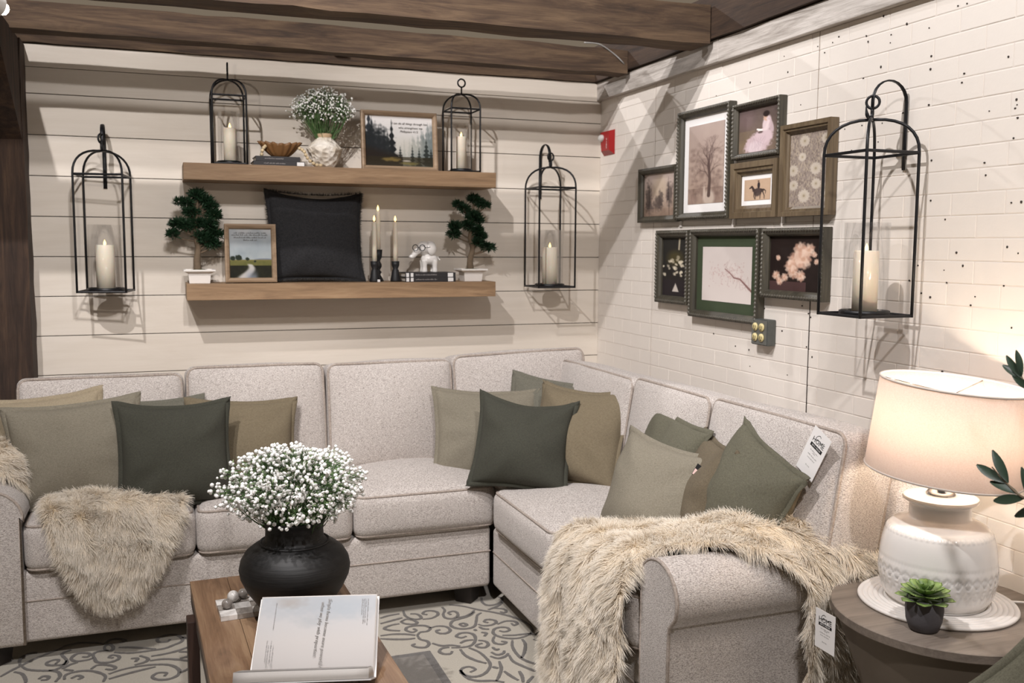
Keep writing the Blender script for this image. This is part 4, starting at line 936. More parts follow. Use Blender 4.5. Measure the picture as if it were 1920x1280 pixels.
c = Cv(90, 64, '#a58f86', 1); c.grad(0, '#b3a39c', 1, '#85705f'); c.put(c.fbm(5), '#c4b2a6', .35); c.blob(.5, .35, .22, .3, '#bba98f', .5, .8)
for x, y, rx, ry in ((.15, .55, .09, .3), (.45, .68, .12, .16), (.53, .62, .07, .2), (.80, .52, .10, .24), (.18, .8, .12, .14)): c.blob(x, y, rx, ry, '#4c423e', .75, .7, 0, .8)
c.fir(.76, .10, .62, .045, '#3a3130', .85); c.line([(.17, .3), (.18, .98)], .012, '#3d3431', .8); c.line([(.78, .5), (.80, .98)], .010, '#3d3431', .8)
c.put(((c.Y > .82) * c.fbm(9)), '#7d675a', .8); c.rect(.93, .97, .88, .95, '#e8e4e0')
on_wall('small landscape picture with two dark trees, leftmost in the upper row', -.52, -.897, 1.735, 2.001, .030, .032, FGREEN, c, WG)
c = Cv(84, 150, '#b3a096', 2); c.grad(0, '#a8968e', 1, '#a48c7c'); c.put(c.fbm(4), '#c6b4a8', .4)
for k in range(170): c.blob(c.r.uniform(.05, .95), c.r.uniform(.30, .9), c.r.uniform(.02, .07), c.r.uniform(.01, .03), '#6f5c55', .22, 1.0, 0, .8)
c.put((c.Y > .80) * c.fbm(9), '#6d5850', .8); c.blob(.6, .93, .16, .10, '#c4b3a5', .9, .5)
c.line([(.60, .90), (.62, .70), (.58, .5)], .045, '#564641', .95, .028); 
for ang, y in ((1.9, .62), (1.3, .6), (1.6, .52), (2.2, .68), (1.0, .66), (1.5, .45), (2.0, .5), (1.2, .48), (1.7, .58)): c.tree(.6, y, ang, .17, .018, 7, '#5b4a46', .6, .42)
c.blob(.47, .86, .03, .08, '#cdbcae', .8, .8)
on_wall('tall picture of a bare sepia tree in a wide white mat', -.907, -1.343, 1.739, 2.231, .032, .034, FGREEN, c, WG, .040, PAPER, True)
c = Cv(80, 92, '#4d3f3a', 3); c.grad(0, '#4c4140', 1, '#6a5a4a'); c.put(c.fbm(4), '#8c7970', .55); c.blob(.18, .25, .2, .22, '#7a6666', .6, 1.0); c.put((c.Y > .5) * (c.X < .4) * c.fbm(5), '#93805f', .5)
c.blob(.48, .80, .34, .22, '#c5aeb2', .95, .25, -.5, .25); c.blob(.60, .66, .22, .16, '#c9b3b7', .95, .3, -.3, .2); c.blob(.40, .88, .2, .12, '#d3c2c5', .8, .5, 0, .3)
c.blob(.68, .40, .10, .17, '#cfbcbe', 1, .3, .15); c.blob(.78, .46, .05, .16, '#bda8ab', .9, .4, -.25); c.line([(.72, .36), (.66, .52), (.50, .53)], .030, '#d8c6c6', .95); c.blob(.645, .235, .05, .06, '#c19d88', 1, .4); c.blob(.66, .19, .075, .065, '#2e2422', 1, .35); c.line([(.61, .29), (.66, .33)], .02, '#c3a08c')
c.line([(.46, .50), (.56, .53)], .022, '#efe8e2'); c.blob(.53, .57, .06, .025, '#4a3a36', .8, .6); c.rect(.90, .95, .88, .94, '#efece8')
for k in range(12): c.line([(c.r.uniform(.3, .7), c.r.uniform(.62, .7)), (c.r.uniform(.2, .65), c.r.uniform(.85, .98))], .006, '#a58f97', .45)
on_wall('picture of a seated figure in a pale dress reading', -1.359, -1.691, 1.979, 2.206, .024, .032, FGREEN, c, WG, 0, None, True)
c = Cv(70, 64, '#b89c83', 4); c.put(c.fbm(6), '#c4aa92', .5); K = '#3f332f'
c.blob(.55, .55, .22, .10, K, 1, .3); c.blob(.52, .62, .14, .20, '#4a3d3a', .95, .4, .2); c.line([(.38, .52), (.30, .34), (.22, .42)], .05, K, 1, .025); c.blob(.56, .30, .05, .16, '#2e2628', 1, .3); c.blob(.55, .13, .028, .035, '#7c6150', 1, .4); c.blob(.55, .09, .035, .02, '#29211f', 1, .3)
for x0, x1, x2 in ((.40, .38, .42), (.46, .44, .44), (.66, .62, .62), (.72, .78, .78)): c.line([(x0, .62), (x1, .80), (x2, .95)], .020, K, 1, .010)
c.line([(.75, .5), (.83, .58), (.82, .72)], .02, K, 1, .008)
on_wall('small picture of a rider on a dark horse in a wide brown frame', -1.362, -1.687, 1.735, 1.964, .052, .036, FBRONZE, c, WG, .022, PAPER, False, True)
c = Cv(90, 150, '#857870', 5); c.put(c.fbm(14), '#a09388', .8); c.put((c.noise(40) > .6) * 1.0, '#6c5f58', .5); c.put((c.noise(44) > .62) * 1.0, '#b6a893', .5)
for x, y, q in ((.38, .12, .13), (.92, .12, .12), (.33, .33, .10), (.9, .33, .1), (.10, .50, .13), (.68, .50, .14), (.12, .70, .12), (.70, .70, .12), (.40, .85, .15), (.94, .87, .12)):
    for k in range(12):
        a = k * PI / 6 + q; c.blob(x + q * .62 * math.cos(a), y + q * .36 * math.sin(a), q * .42, q * .15, '#bfb4a6', .85, .5, a)
    c.blob(x, y, q * .5, q * .3, '#b5a998', .9, .4); c.blob(x, y, q * .2, q * .12, '#8f8068', .7, .5)
on_wall('floral patterned panel in a brown frame, rightmost in the upper row', -1.703, -2.002, 1.734, 2.083, .036, .036, FBRONZE, c, WG, 0, None, False, True)
c = Cv(56, 120, '#23211f', 6); c.grad(0, '#2c2b28', 1, '#2a2624'); c.blob(.5, .35, .3, .12, '#4f472c', .8, .9); c.put((c.Y > .72) * 1.0, '#2e282b', .8)
for k in range(26): c.blob(c.r.normal(.5, .2), c.r.normal(.46, .08), c.r.uniform(.04, .09), c.r.uniform(.012, .03), '#d8cdb6', c.r.uniform(.5, .95), .6, c.r.uniform(0, 3), .6)
c.line([(.66, .03), (.64, .2)], .03, '#c9bca2', .8); c.put(np.clip(((c.Y - .76) * .9 - np.abs(c.X - .53)) * 40, 0, 1) * (c.Y > .76) * (c.Y < .92), '#d6ccc2', .9)
on_wall('narrow dark picture of pale blossoms, leftmost in the lower row', -.721, -1.027, 1.346, 1.693, .036, .034, FGREEN, c, WG, 0, None, True)
c = Cv(110, 100, '#cdc2bb', 7); c.grad(0, '#c2b7b2', 1, '#d3c8c2'); c.put(c.fbm(3), '#d9d0ca', .4)
c.line([(1.0, .77), (.88, .66), (.78, .57), (.66, .55), (.58, .47), (.48, .40)], .017, '#7d5c58', .95, .007)
for k in range(34):
    t = c.r.random(); x = 1 - .55 * t + c.r.normal() * .02; y = .77 - .40 * t + c.r.normal() * .03; c.line([(x, y), (x + c.r.normal() * .09, y + c.r.normal() * .10)], .003, '#8d6f6b', .7)
for k in range(150): c.blob(c.r.uniform(.15, .85), c.r.normal(.48, .10), c.r.uniform(.006, .016), c.r.uniform(.006, .016), '#b28f8d', c.r.uniform(.2, .55), .8)
GREENMAT = plain('green_velvet_mat', '#36412a', 0.9, 0.2, 12)
on_wall('picture of a blossoming branch with a deep green mat', -1.043, -1.583, 1.299, 1.694, .032, .036, FGREEN, c, WG, .048, GREENMAT, True)
c = Cv(96, 84, '#1f1715', 8); c.put(c.fbm(4), '#322622', .6); c.put((c.Y > .82) * (c.X < .7) * 1.0, '#5a4140', .7)
for x, y, q in ((.58, .26, .13), (.74, .26, .11), (.50, .45, .15), (.64, .42, .16), (.40, .55, .11), (.46, .66, .10), (.60, .72, .09), (.13, .72, .08), (.30, .75, .07), (.20, .82, .07), (.84, .34, .05), (.88, .46, .05), (.16, .40, .05)):
    for k in range(9):
        a = k * .7 + q * 9; c.blob(x + q * .5 * math.cos(a), y + q * .55 * math.sin(a), q * .5, q * .36, ('#d8b5a0', '#c79d88', '#e2c7b4')[k % 3], .75, .6, a, .5)
    c.blob(x, y, q * .25, q * .25, '#b98d74', .6, .8)
on_wall('dark still life picture of pink peonies, rightmost in the lower row', -1.600, -1.989, 1.415, 1.691, .032, .036, FGREEN, c, WG, 0, None, True)
# white hanging clips between the frames
for y, z, lab in ((-.905, 1.722, 'white hanging tab below the tall tree picture'), (-1.352, 1.722, 'white hanging tab below the rider picture'), (-1.695, 1.722, 'white hanging tab below the floral panel'), (-1.352, 1.972, 'white hanging tab above the rider picture')):
    tag(MB().box(-0.010, -0.0015, y - 0.009, y + 0.009, z - 0.014, z + 0.014, bev=0.002).build('hanging_tab', WHITEP, None, False), lab, 'tab', 'white picture hanging tabs')

# ---- shelf pictures
c = Cv(130, 100, '#d9d4d1', 9); c.grad(0, '#dedad8', 1, '#9a9a94'); c.put(c.fbm(4), '#e6e2df', .5)
for x, y0, wd, col in ((.97, .05, .16, '#6f7878'), (.85, .22, .14, '#737b79'), (.74, .34, .13, '#868c88'), (.64, .42, .10, '#9b9e98')): 
    for k in range(6): c.fir(x + c.r.normal() * .05, y0 + c.r.uniform(0, .12), 1.0, wd * c.r.uniform(.5, 1), col, .6)
c.blob(.62, .60, .2, .16, '#bdb9ae', .6, 1.2)
for x, y0, wd, col in ((.06, -.1, .16, '#20242a'), (.10, .02, .13, '#23282c'), (.20, .18, .10, '#3a4142'), (.28, .20, .09, '#2c3033')): c.fir(x, y0, 1.0, wd, col, .9)
c.blob(.12, .62, .26, .38, '#202325', .95, .5, 0, .5); c.fir(.39, .07, .92, .10, '#1d2022', 1.0); c.fir(.33, .30, .9, .10, '#232627', .9); c.fir(.51, .58, .9, .05, '#2b2e2d', .9)
for x, y0, wd in ((.69, .56, .05), (.79, .6, .05), (.90, .42, .08), (.97, .62, .08)): c.fir(x, y0, .95, wd, '#262b29', .9)
c.put(np.clip((c.Y - .55 - .35 * c.X) * 8, 0, 1) * (c.X < .55), '#241d18', .95); c.put((c.Y > .80) * (.5 + .5 * c.fbm(8)), '#2c2618', .9); c.blob(.38, .86, .13, .035, '#7d6a3c', .8, .8, 0, .7); c.blob(.66, .93, .12, .03, '#6b6238', .8, .8, 0, .7); c.blob(.60, .88, .06, .012, '#b7aea2', .9, .7)
FP = 'oak framed scripture prints on the shelves'
ff = frame('oak framed print of a misty fir forest on the upper shelf', (-1.170, -0.105, SU + 0.1475), (-0.10, 0, 0.0), .388, .294, .022, .026, OAKF, c, FP)
for s_, x, z in (('I can do all things through him', .055, .090), ('who strengthens me', .058, .069), ('Philippians 4:13', .050, .050)): text(s_, .0150, plain('soft_ink', '#6f6b68', .8), ff, (x, -0.0105, z), shear=.25)
c = Cv(90, 104, '#a9b0b4', 10); c.grad(0, '#bdbbba', .6, '#98a3a8'); c.put(c.fbm(3), '#727e85', .7); c.put(np.clip(c.Y * 1.7 - .5, 0, 1) * c.fbm(4), '#d6d2ca', .9)
c.blob(.82, .625, .22, .025, '#6d727c', .9, .5); c.put((c.Y > .63) * 1.0, '#6e6738', .95); c.put((c.Y > .66) * c.fbm(8), '#4d5328', .8); c.put((c.Y > .74) * (.8 + .3 * c.fbm(7)), '#17170f', .96)
for x, y, q in ((.08, .60, .06), (.22, .585, .075), (.42, .61, .045), (.60, .66, .03)): c.blob(x, y, q, q * .7, '#232a20', 1, .4, 0, .4)
c.put(np.exp(-((c.X - (.42 + .10 * np.sin((c.Y - .68) * 14))) / (.05 + .35 * np.clip(c.Y - .70, 0, 1))) ** 4) * np.clip((c.Y - .70) * 30, 0, 1), '#c7c3c0', .9); c.put(np.exp(-((c.X - .52) / .14) ** 4) * np.clip((c.Y - .80) * 6, 0, 1), '#8e95a3', .7)
f2 = frame('oak framed print of a river meadow on the lower shelf', (-1.911, -0.165, SL + 0.139), (-0.10, 0, 0.0), .236, .276, .022, .030, OAKF, c, FP)
for x0, x1, z in ((-.075, .075, .096), (-.085, .080, .086), (-.075, .070, .074), (-.032, .030, .062)): scribble(f2, x0, x1, z, -0.0105, .0085, INK)

# ---- lower shelf: black pillow with frayed edge
bp = pillow('black woven pillow with frayed edges standing on the lower shelf', (-1.592, -0.088, SL + 0.222, 0.0, -.14, .012, .460, .430), 'black', 'black', .10, 'pillow on the lower shelf', 31, 0.03, 0.012, dip=.02)
rr = np.random.default_rng(3); nfr = 2600; ang = rr.random(nfr) * 4; side = ang.astype(int); tt = (ang - side) * 2 - 1
con = .075; ex = np.where(side % 2 == 0, tt * .235, np.where(side == 1, 1, -1) * .235 * (1 - con * (1 - tt ** 2))); ez = np.where(side % 2 == 1, tt * .222, np.where(side == 0, 1, -1) * .222 * (1 - con * (1 - tt ** 2)))
dd = np.stack([np.where(side % 2 == 1, np.sign(ex), 0), rr.normal(size=nfr) * .3, np.where(side % 2 == 0, np.sign(ez), 0)], 1) + rr.normal(size=(nfr, 3)) * .35
dd /= np.linalg.norm(dd, axis=1, keepdims=True)
hair('fringe', np.stack([ex, rr.normal(size=nfr) * .004, ez], 1), dd, rr.uniform(.008, .018, nfr), bp, plain('fringe_thread', '#3a3836', .9), .0009, None, 3)

# ---- taper candles in black holders
def taper(x, y, hz, ch, kind, labh, labc):
    t = empty('candle_holder', (x, y, SL), label=labh, cat='candle holder', group='black taper holders')
    if kind == 0: P = [(0.0005, 0), (0.026, 0), (0.026, 0.006), (0.017, hz * .55), (0.012, hz * .62), (0.019, hz * .80), (0.020, hz), (0.014, hz), (0.013, hz - .012), (0.0005, hz - .012)]
    else: P = [(0.0005, 0), (0.028, 0), (0.026, 0.006), (0.010, 0.034), (0.016, .047), (0.008, .058), (0.017, .074), (0.017, .086), (0.008, .102), (0.018, .122), (0.021, hz), (0.015, hz), (0.013, hz - .012), (0.0005, hz - .012)]
    MB().lathe(P, 24).build('stand', plain('holder_black', '#1a1a1c', 0.55, 0.2), t)
    c_ = empty('taper_candle', (x, y, SL + hz - 0.0118), label=labc, cat='candle', group='ivory taper candles')
    MB().lathe([(0.0005, 0), (0.0122, 0), (0.0118, ch * .5), (0.0108, ch - .004), (0.006, ch), (0.0005, ch)], 20).build('wax', WAXM, c_)
    MB().lathe([(0.0005, ch), (0.005, ch + .006), (0.0062, ch + .012), (0.004, ch + .022), (0.0005, ch + .030)], 12).build('flame', FLAME, c_)
taper(-1.309, -0.150, .102, .210, 0, 'short black candle holder on the left of the three', 'ivory taper in the left short holder')
taper(-1.279, -0.100, .160, .205, 1, 'tall turned black candle holder in the middle', 'ivory taper in the tall middle holder')
taper(-1.200, -0.140, .102, .210, 0, 'short black candle holder nearest the elephant', 'ivory taper nearest the elephant')
tag(MB().box(-1.301, -1.288, -0.1815, -0.1785, SL, SL + .012).build('price_sticker', PAPER, None, False), 'tiny white price sticker at the foot of the candle holders', 'sticker')

# ---- elephant on books
closed_book('black book at the bottom of the pair under the elephant', (-1.035, -0.13, SL), .262, .16, .0225, 0, '~', 'black books under the elephant', [(-.127, -.112), (-.104, -.090), (.090, .118)])
closed_book('black book directly under the elephant feet', (-1.037, -0.132, SL + .023), .262, .158, .0235, 0.01, '~', 'black books under the elephant', [(-.127, -.112), (-.104, -.090), (.090, .118)])
el = empty('elephant_figurine', (-1.030, -0.135, SL + .0468), label='white ceramic elephant wearing round glasses on the black books', cat='figurine')
m = MB()
m.ball((.008, 0, .066), .040, 3, (1.12, .85, .78))
for x, y in ((-.022, -.018), (-.022, .018), (.032, -.018), (.032, .018)): m.lathe([(.0145, 0), (.0155, .004), (.0125, .025), (.016, .060)], 16, (x, y, 0), True, True)
m.ball((-.022, -.004, .122), .038, 3, (1.05, .92, .95))
m.tube(catmull([(-.045, -.008, .118), (-.064, -.010, .102), (-.076, -.011, .086), (-.088, -.012, .078), (-.098, -.012, .084)], 5), [.020 - .0006 * k for k in range(21)], 10)
m.ball((-.010, 0, .090), .022, 2)
m.tube(catmull([(.050, 0, .078), (.060, 0, .066), (.064, -.004, .060)], 4), [.006, .0055, .005, .005, .004, .004, .004, .005, .006], 8)
b_ = m.build('body', CERAM, el)
rm = b_.modifiers.new('merge', 'REMESH'); rm.mode = 'VOXEL'; rm.voxel_size = 0.0026; rm.use_smooth_shade = True
sm_ = b_.modifiers.new('soften', 'SMOOTH'); sm_.factor = .5; sm_.iterations = 5
for s_ in (-1, 1):
    e = MB(); e.ball((0, 0, 0), .034, 3, (.82, .16, 1.05)); 
    e.v = [(x, y + .25 * (x * x + z * z) / .034 * 1.0, z) for x, y, z in e.v]
    e.build('ear', CERAM, el, True, (.016, s_ * .034 - .002, .122), (0.10 * s_, 0.1, -.35 * s_))
gl = MB()
for cx_, cy_ in ((-.040, -.034), (-.074, -.026)):
    gl.tube([(cx_ + .0135 * math.cos(k * PI / 12), cy_ - .003 * math.cos(k * PI / 12), .124 + .015 * math.sin(k * PI / 12)) for k in range(24)], .0021, 6, True)
gl.tube([(-.0535, -.031, .126), (-.0605, -.029, .126)], .0019, 6); gl.tube([(-.0265, -.037, .126), (.002, -.034, .128)], .0012, 6)
gl.build('glasses', IRON, el, True, (0, -.010, 0))

# ---- bonsai trees
BARK = plain('bonsai_bark', '#6a5a48', 0.9, 0.3, 60, 0.8, 120); NEEDLE = plain('bonsai_needles', '#1d3a22', 0.55, 0.45, 80); MOSS = plain('moss', '#3f4d26', 0.95, 0.3, 80, 0.8, 200)
def bonsai(label, labp, x, y, pads, trunk, seed):
    r = np.random.default_rng(seed)
    p = empty('planter', (x, y, SL), label=labp, cat='planter', group='white bonsai planters')
    def sq(h0, z0, h1, z1): return MB().lathe([(h0 * 1.414, z0), (h1 * 1.414, z1)], 4, (0, 0, 0), True, True, Matrix.Rotation(PI / 4, 4, 'Z'), 1.0, 1.0)
    mp = MB(); mp.lathe([(.046 * 1.414, 0), (.050 * 1.414, .047)], 4, (0, 0, 0), True, True, Matrix.Rotation(PI / 4, 4, 'Z')); mp.build('pot_body', WHITEP, p, False)
    mr = MB(); mr.lathe([(.052 * 1.414, .046), (.071 * 1.414, .056), (.071 * 1.414, .064), (.060 * 1.414, .064), (.058 * 1.414, .058), (.0005, .058)], 4, (0, 0, 0), False, False, Matrix.Rotation(PI / 4, 4, 'Z')); mr.build('rim', WHITEP, p, False)
    t = empty('bonsai_tree', (x, y, SL + .058), label=label, cat='bonsai', group='bonsai trees on the lower shelf')
    b = np.array([x, y, SL + .058]); T = [np.array(q) - b for q in trunk]; C_ = catmull(T, 6)
    MB().tube(C_, list(np.linspace(.019, .005, len(C_))), 8).build('trunk', BARK, t)
    g = MB(); g.ball((0, 0, 0.0), .05, 2, (1.0, .9, .16)); g.build('moss_mound', MOSS, t)
    for q in pads:
        c_ = np.array(q[:3]) - b; R = q[3]
        k = np.argmin([np.linalg.norm(c_ + [0, 0, -.03] - z) for z in C_]); s0 = C_[max(0, k - 2)]
        MB().tube(catmull([s0, (s0 + c_) / 2 + [0, 0, -.008], c_ + [0, 0, -R * .3]], 4), list(np.linspace(.005, .002, 9)), 6).build('branch', BARK, t)
        v = []; f = []
        for _ in range(int(520 * (R / .035) ** 2)):
            d = r.normal(size=3); d /= np.linalg.norm(d); o = c_ + d * np.array([R, R * .9, R * .62]) * r.uniform(.25, .95)
            e = d * [1, 1, .5] + r.normal(size=3) * .45 + [0, 0, .35]; e /= np.linalg.norm(e); L = r.uniform(.017, .032); w_ = np.cross(e, r.normal(size=3)); w_ /= np.linalg.norm(w_); n = len(v)
            v += [o, o + e * L * .5 + w_ * .0030, o + e * L, o + e * L * .5 - w_ * .0030]; f.append((n, n + 1, n + 2, n + 3))
        tag(MB().add(v, f).build('foliage_pad', NEEDLE, t, False), kind='stuff')
Yb = -0.135
bonsai('bonsai tree at the left end of the lower shelf', 'square white planter of the left bonsai', -2.144, Yb,
    [(-2.145, Yb, 1.845, .034), (-2.112, Yb, 1.822, .030), (-2.190, Yb, 1.806, .026), (-2.222, Yb, 1.812, .020), (-2.172, Yb, 1.765, .032), (-2.085, Yb, 1.795, .032), (-2.072, Yb, 1.755, .032), (-2.235, Yb, 1.708, .034), (-2.195, Yb, 1.700, .036), (-2.255, Yb, 1.660, .026), (-2.150, Yb, 1.712, .036), (-2.095, Yb, 1.705, .036), (-2.068, Yb, 1.665, .032), (-2.105, Yb, 1.632, .034), (-2.075, Yb, 1.615, .028), (-2.135, Yb, 1.655, .030)],
    [(-2.150, Yb, 1.485), (-2.152, Yb, 1.54), (-2.146, Yb, 1.60), (-2.158, Yb, 1.66), (-2.150, Yb, 1.75), (-2.142, Yb, 1.83)], 41)
bonsai('bonsai tree at the right end of the lower shelf', 'square white planter of the right bonsai', -0.800, Yb,
    [(-.783, Yb, 1.855, .030), (-.745, Yb, 1.835, .026), (-.722, Yb, 1.822, .020), (-.868, Yb, 1.825, .024), (-.835, Yb, 1.805, .026), (-.785, Yb, 1.768, .036), (-.765, Yb, 1.745, .032), (-.885, Yb, 1.712, .030), (-.890, Yb, 1.675, .030), (-.812, Yb, 1.720, .032), (-.770, Yb, 1.695, .034), (-.745, Yb, 1.665, .030), (-.765, Yb, 1.632, .028), (-.715, Yb, 1.610, .026), (-.690, Yb, 1.605, .020)],
    [(-.800, Yb, 1.485), (-.803, Yb, 1.54), (-.790, Yb, 1.60), (-.805, Yb, 1.66), (-.790, Yb, 1.74), (-.784, Yb, 1.83)], 42)

# ================================================================== RIGHT WALL FIXTURES
al = empty('fire_alarm', (-0.002, -0.110, 2.172), (0, 0, -PI / 2), 'red fire alarm strobe on the brick wall near the corner', 'alarm')
RED = plain('alarm_red', '#9c1417', 0.4, 0.1)
MB().add([(-.060, 0, .070), (.070, 0, .070), (.070, 0, -.062), (-.060, 0, -.062), (-.050, -.030, .062), (.062, -.030, .062), (.062, -.030, -.040), (-.036, -.030, -.040)], [(0, 1, 2, 3), (4, 7, 6, 5), (0, 4, 5, 1), (1, 5, 6, 2), (2, 6, 7, 3), (3, 7, 4, 0)]).build('housing', RED, al, False)
MB().ball((-.030, -.030, .030), .024, 3, (1.1, .9, .85)).build('strobe_lens', plain('strobe_clear', '#c8c4bf', 0.12, 0.05, 20, Coat_Weight=.6), al)
for i, ch in enumerate('FIRE'): text(ch, .017, PAPER, al, (.030, -.0306, .018 - .014 * i))
ob = empty('outlet_box', (-0.003, -1.612, 1.273), (0, 0, -PI / 2), 'grey metal double outlet box on the brick wall', 'outlet')
GREYM = plain('galvanised', '#5f625f', 0.5, 0.2, 60, Metallic=.6); IVORY = plain('ivory_plastic', '#cfc08c', 0.5)
MB().box(-.055, .055, -.040, 0, -.053, .053, bev=.005).build('box', GREYM, ob, False)
MB().box(-.051, .051, -.043, -.040, -.049, .049, bev=.0015).build('cover_plate', plain('galvanised_light', '#747672', .45, .2, 60, Metallic=.5), ob, False)
for i in (-1, 1):
    for j in (-1, 1):
        rc = MB().lathe([(.0005, -.004), (.0165, -.004), (.0165, .001)], 24, (0, 0, 0), False, True, Matrix.Translation((i * .022, -.0445, j * .021)) @ Matrix.Rotation(-PI / 2, 4, 'X')).build('receptacle', IVORY, ob)
        MB().box(i * .022 - .007, i * .022 - .0048, -.0494, -.0484, j * .021 - .004, j * .021 + .007).box(i * .022 + .0048, i * .022 + .007, -.0494, -.0484, j * .021 - .004, j * .021 + .006).box(i * .022 - .002, i * .022 + .002, -.0494, -.0484, j * .021 - .012, j * .021 - .007).build('slot', BLACK, rc, False)

# ================================================================== COFFEE TABLE AND ITS THINGS
ct = empty('coffee_table', (-1.985, -2.10, 0.0), (0, 0, 0.035), label='low wooden coffee table with brown plank top in the foreground', cat='table')
ZT = 0.46
for i in range(4):
    x0 = -0.245 + i * 0.1225
    MB().box(x0 + .0006, x0 + 0.1219, -0.70, 0.60, ZT - 0.030, ZT, bev=0.0015).build('plank', TABLE, ct, False, None)
MB().box(-0.243, 0.243, -0.698, 0.598, ZT - 0.075, ZT - 0.0305).build('apron', TABLED, ct, False)
for sy in (-0.64, 0.40):
    for sx in (-1, 1): MB().box(sx * 0.250 - .018, sx * 0.250 + .018, sy - .035, sy + .035, 0.0155, ZT - 0.055, bev=.003).build('leg', TABLED, ct, False)
for sx in (-1, 1): MB().box(sx * 0.250 - .012, sx * 0.250 + .012, -0.60, 0.38, 0.10, 0.14, bev=.002).build('stretcher', TABLED, ct, False)

POT = N('black_pot'); _v = POT.coords((1, 1, 30)); POT = POT.fin(POT.ramp(POT.noise(POT.coords((3, 3, 8)), 6, 4), [(.35, '#0a0909'), (.65, '#161413')]), .58, POT.bump(POT.noise(_v, 6, 3), .35, .003))
pv = empty('black_vase', (-1.950, -1.965, ZT), label='round matte black pottery vase on the coffee table', cat='vase')
prof = [(.0005, .001), (.070, .001), (.078, .006), (.110, .055), (.145, .105), (.164, .145), (.168, .170), (.163, .195), (.148, .220), (.125, .238), (.102, .249), (.092, .254), (.0885, .262), (.087, .285), (.089, .305), (.094, .314), (.096, .319), (.093, .323), (.086, .320), (.081, .305), (.079, .26), (.060, .20), (.0005, .18)]
MB().lathe(prof, 64).build('body', POT, pv)
MB().tube([(.1035 * math.cos(k * PI / 24), .1035 * math.sin(k * PI / 24), .2495) for k in range(48)], .004, 6, True).build('shoulder_ring', POT, pv)
bouquet('large bunch of white baby breath in the black vase', (-1.950, -1.965, ZT), 0.072, 0.318, (-1.955, -1.975, ZT + 0.425), (0.226, 0.195, 0.126), 1900, 0.0070, 300, 'baby breath bouquets', 22, 130)

# marble game board with stone balls
MARB = N('marble_white'); MARB = MARB.fin(MARB.ramp(MARB.noise(MARB.coords(), 9, 6, .6, 1.5), [(.4, '#b9b4ae'), (.55, '#e6e1dc')]), .25)
MARG = N('marble_grey'); MARG = MARG.fin(MARG.ramp(MARG.noise(MARG.coords(), 14, 6, .6, 1.5), [(.35, '#6d6660'), (.6, '#9c948c')]), .25)
tb = empty('marble_board', (-2.100, -1.835, ZT), (0, 0, .06), 'small checkered marble board left of the black vase', 'board')
for i in range(3):
    for j in range(3):
        x0, y0 = -.075 + i * .050, -.075 + j * .050
        MB().box(x0, x0 + .0499, y0, y0 + .0499, 0.0005, .017, bev=.001).build('tile', MARG if (i + j) % 2 else MARB, tb, False)
for dx, dy, r, mt, lab in ((-.048, -.020, .0165, MARG, 'grey stone ball on the marble board'), (-.026, .035, .0185, MARB, 'white stone ball on the marble board'), (.006, .055, .0165, MARG, 'grey stone ball tucked close to the black vase')):
    tag(MB().ball((-2.100 + dx, -1.835 + dy, ZT + .017 + r), r, 3).build('stone_ball', mt), lab, 'ball', 'stone balls on the marble board')

# open book: far half leans up towards the vase, near half tips towards the camera
bk = empty('open_book', (-1.965, -2.415, ZT + .008), (0, 0, -.26), 'large open coffee table book with pale pages in front of the vase', 'book')
BW, PG = .322, .252
def half(sgn, ang, thick, curl, name):
    """page block from the gutter outwards; returns surface function"""
    ca, sa = math.cos(ang), math.sin(ang)
    def top(u, v):   # u 0..1 across spine length, v 0..1 from gutter to edge
        q = v * PG; lift = thick + curl * math.sin(min(1, v * 3.2) * PI / 2) - .016 * math.exp(-v * 9) + .004 * math.sin(v * 3)
        y, z = q * ca - lift * sa, q * sa + lift * ca
        return ((u - .5) * BW, sgn * y, z)
    n, k = 20, 8; v_ = []; f_ = []
    for i in range(n + 1):
        for j in range(k + 1):
            v_.append(top(j / k, i / n))
    for i in range(n + 1):
        for j in range(k + 1):
            q = i / n * PG; v_.append(((j / k - .5) * BW, sgn * q * ca, q * sa + .001))
    o = (n + 1) * (k + 1); W_ = k + 1
    for i in range(n):
        for j in range(k):
            a = i * W_ + j; f_.append((a, a + 1, a + W_ + 1, a + W_)); f_.append((a + o, a + W_ + o, a + W_ + 1 + o, a + 1 + o))
    ring = [j for j in range(W_)] + [i * W_ + k for i in range(1, n + 1)] + [n * W_ + j for j in range(k - 1, -1, -1)] + [i * W_ for i in range(n - 1, 0, -1)]
    for t in range(len(ring)): a, b = ring[t], ring[(t + 1) % len(ring)]; f_.append((a, b, b + o, a + o))
    MB().add(v_, f_).build(name, BOOKP2, bk)
    cv = MB(); e = .006
    cv.add([((x), sgn * y, z) for x in (-BW / 2 - e, BW / 2 + e) for y, z in ((0, 0), ((PG + e) * ca, (PG + e) * sa), ((PG + e) * ca + .003 * sa, (PG + e) * sa - .003 * ca), (.003 * sa, -.003 * ca))], [(0, 1, 2, 3), (7, 6, 5, 4), (0, 4, 5, 1), (1, 5, 6, 2), (2, 6, 7, 3), (3, 7, 4, 0)])
    cv.build('cover', PAPER, bk, False); return top
BOOKP2 = plain('book_page_edges', '#dcd6d0', .7, .06, 400)
tf = half(1, math.radians(33), .014, .004, 'far_pages'); tn = half(-1, math.radians(24), .020, .004, 'near_pages')
c = Cv(110, 100, '#dedad8', 12); c.grad(0, '#cfd0d3', .6, '#e2dcd8'); c.blob(.45, .12, .42, .16, '#b9bec4', .6, 1.3, 0, .6); c.blob(.75, .18, .2, .12, '#c3c9cf', .7, 1.2, 0, .6); c.blob(.25, .08, .12, .06, '#b3a79b', .5, 1.2, 0, .6); c.blob(.45, .35, .10, .07, '#b8bcc0', .45, 1.2, 0, .6)
c.a *= .84
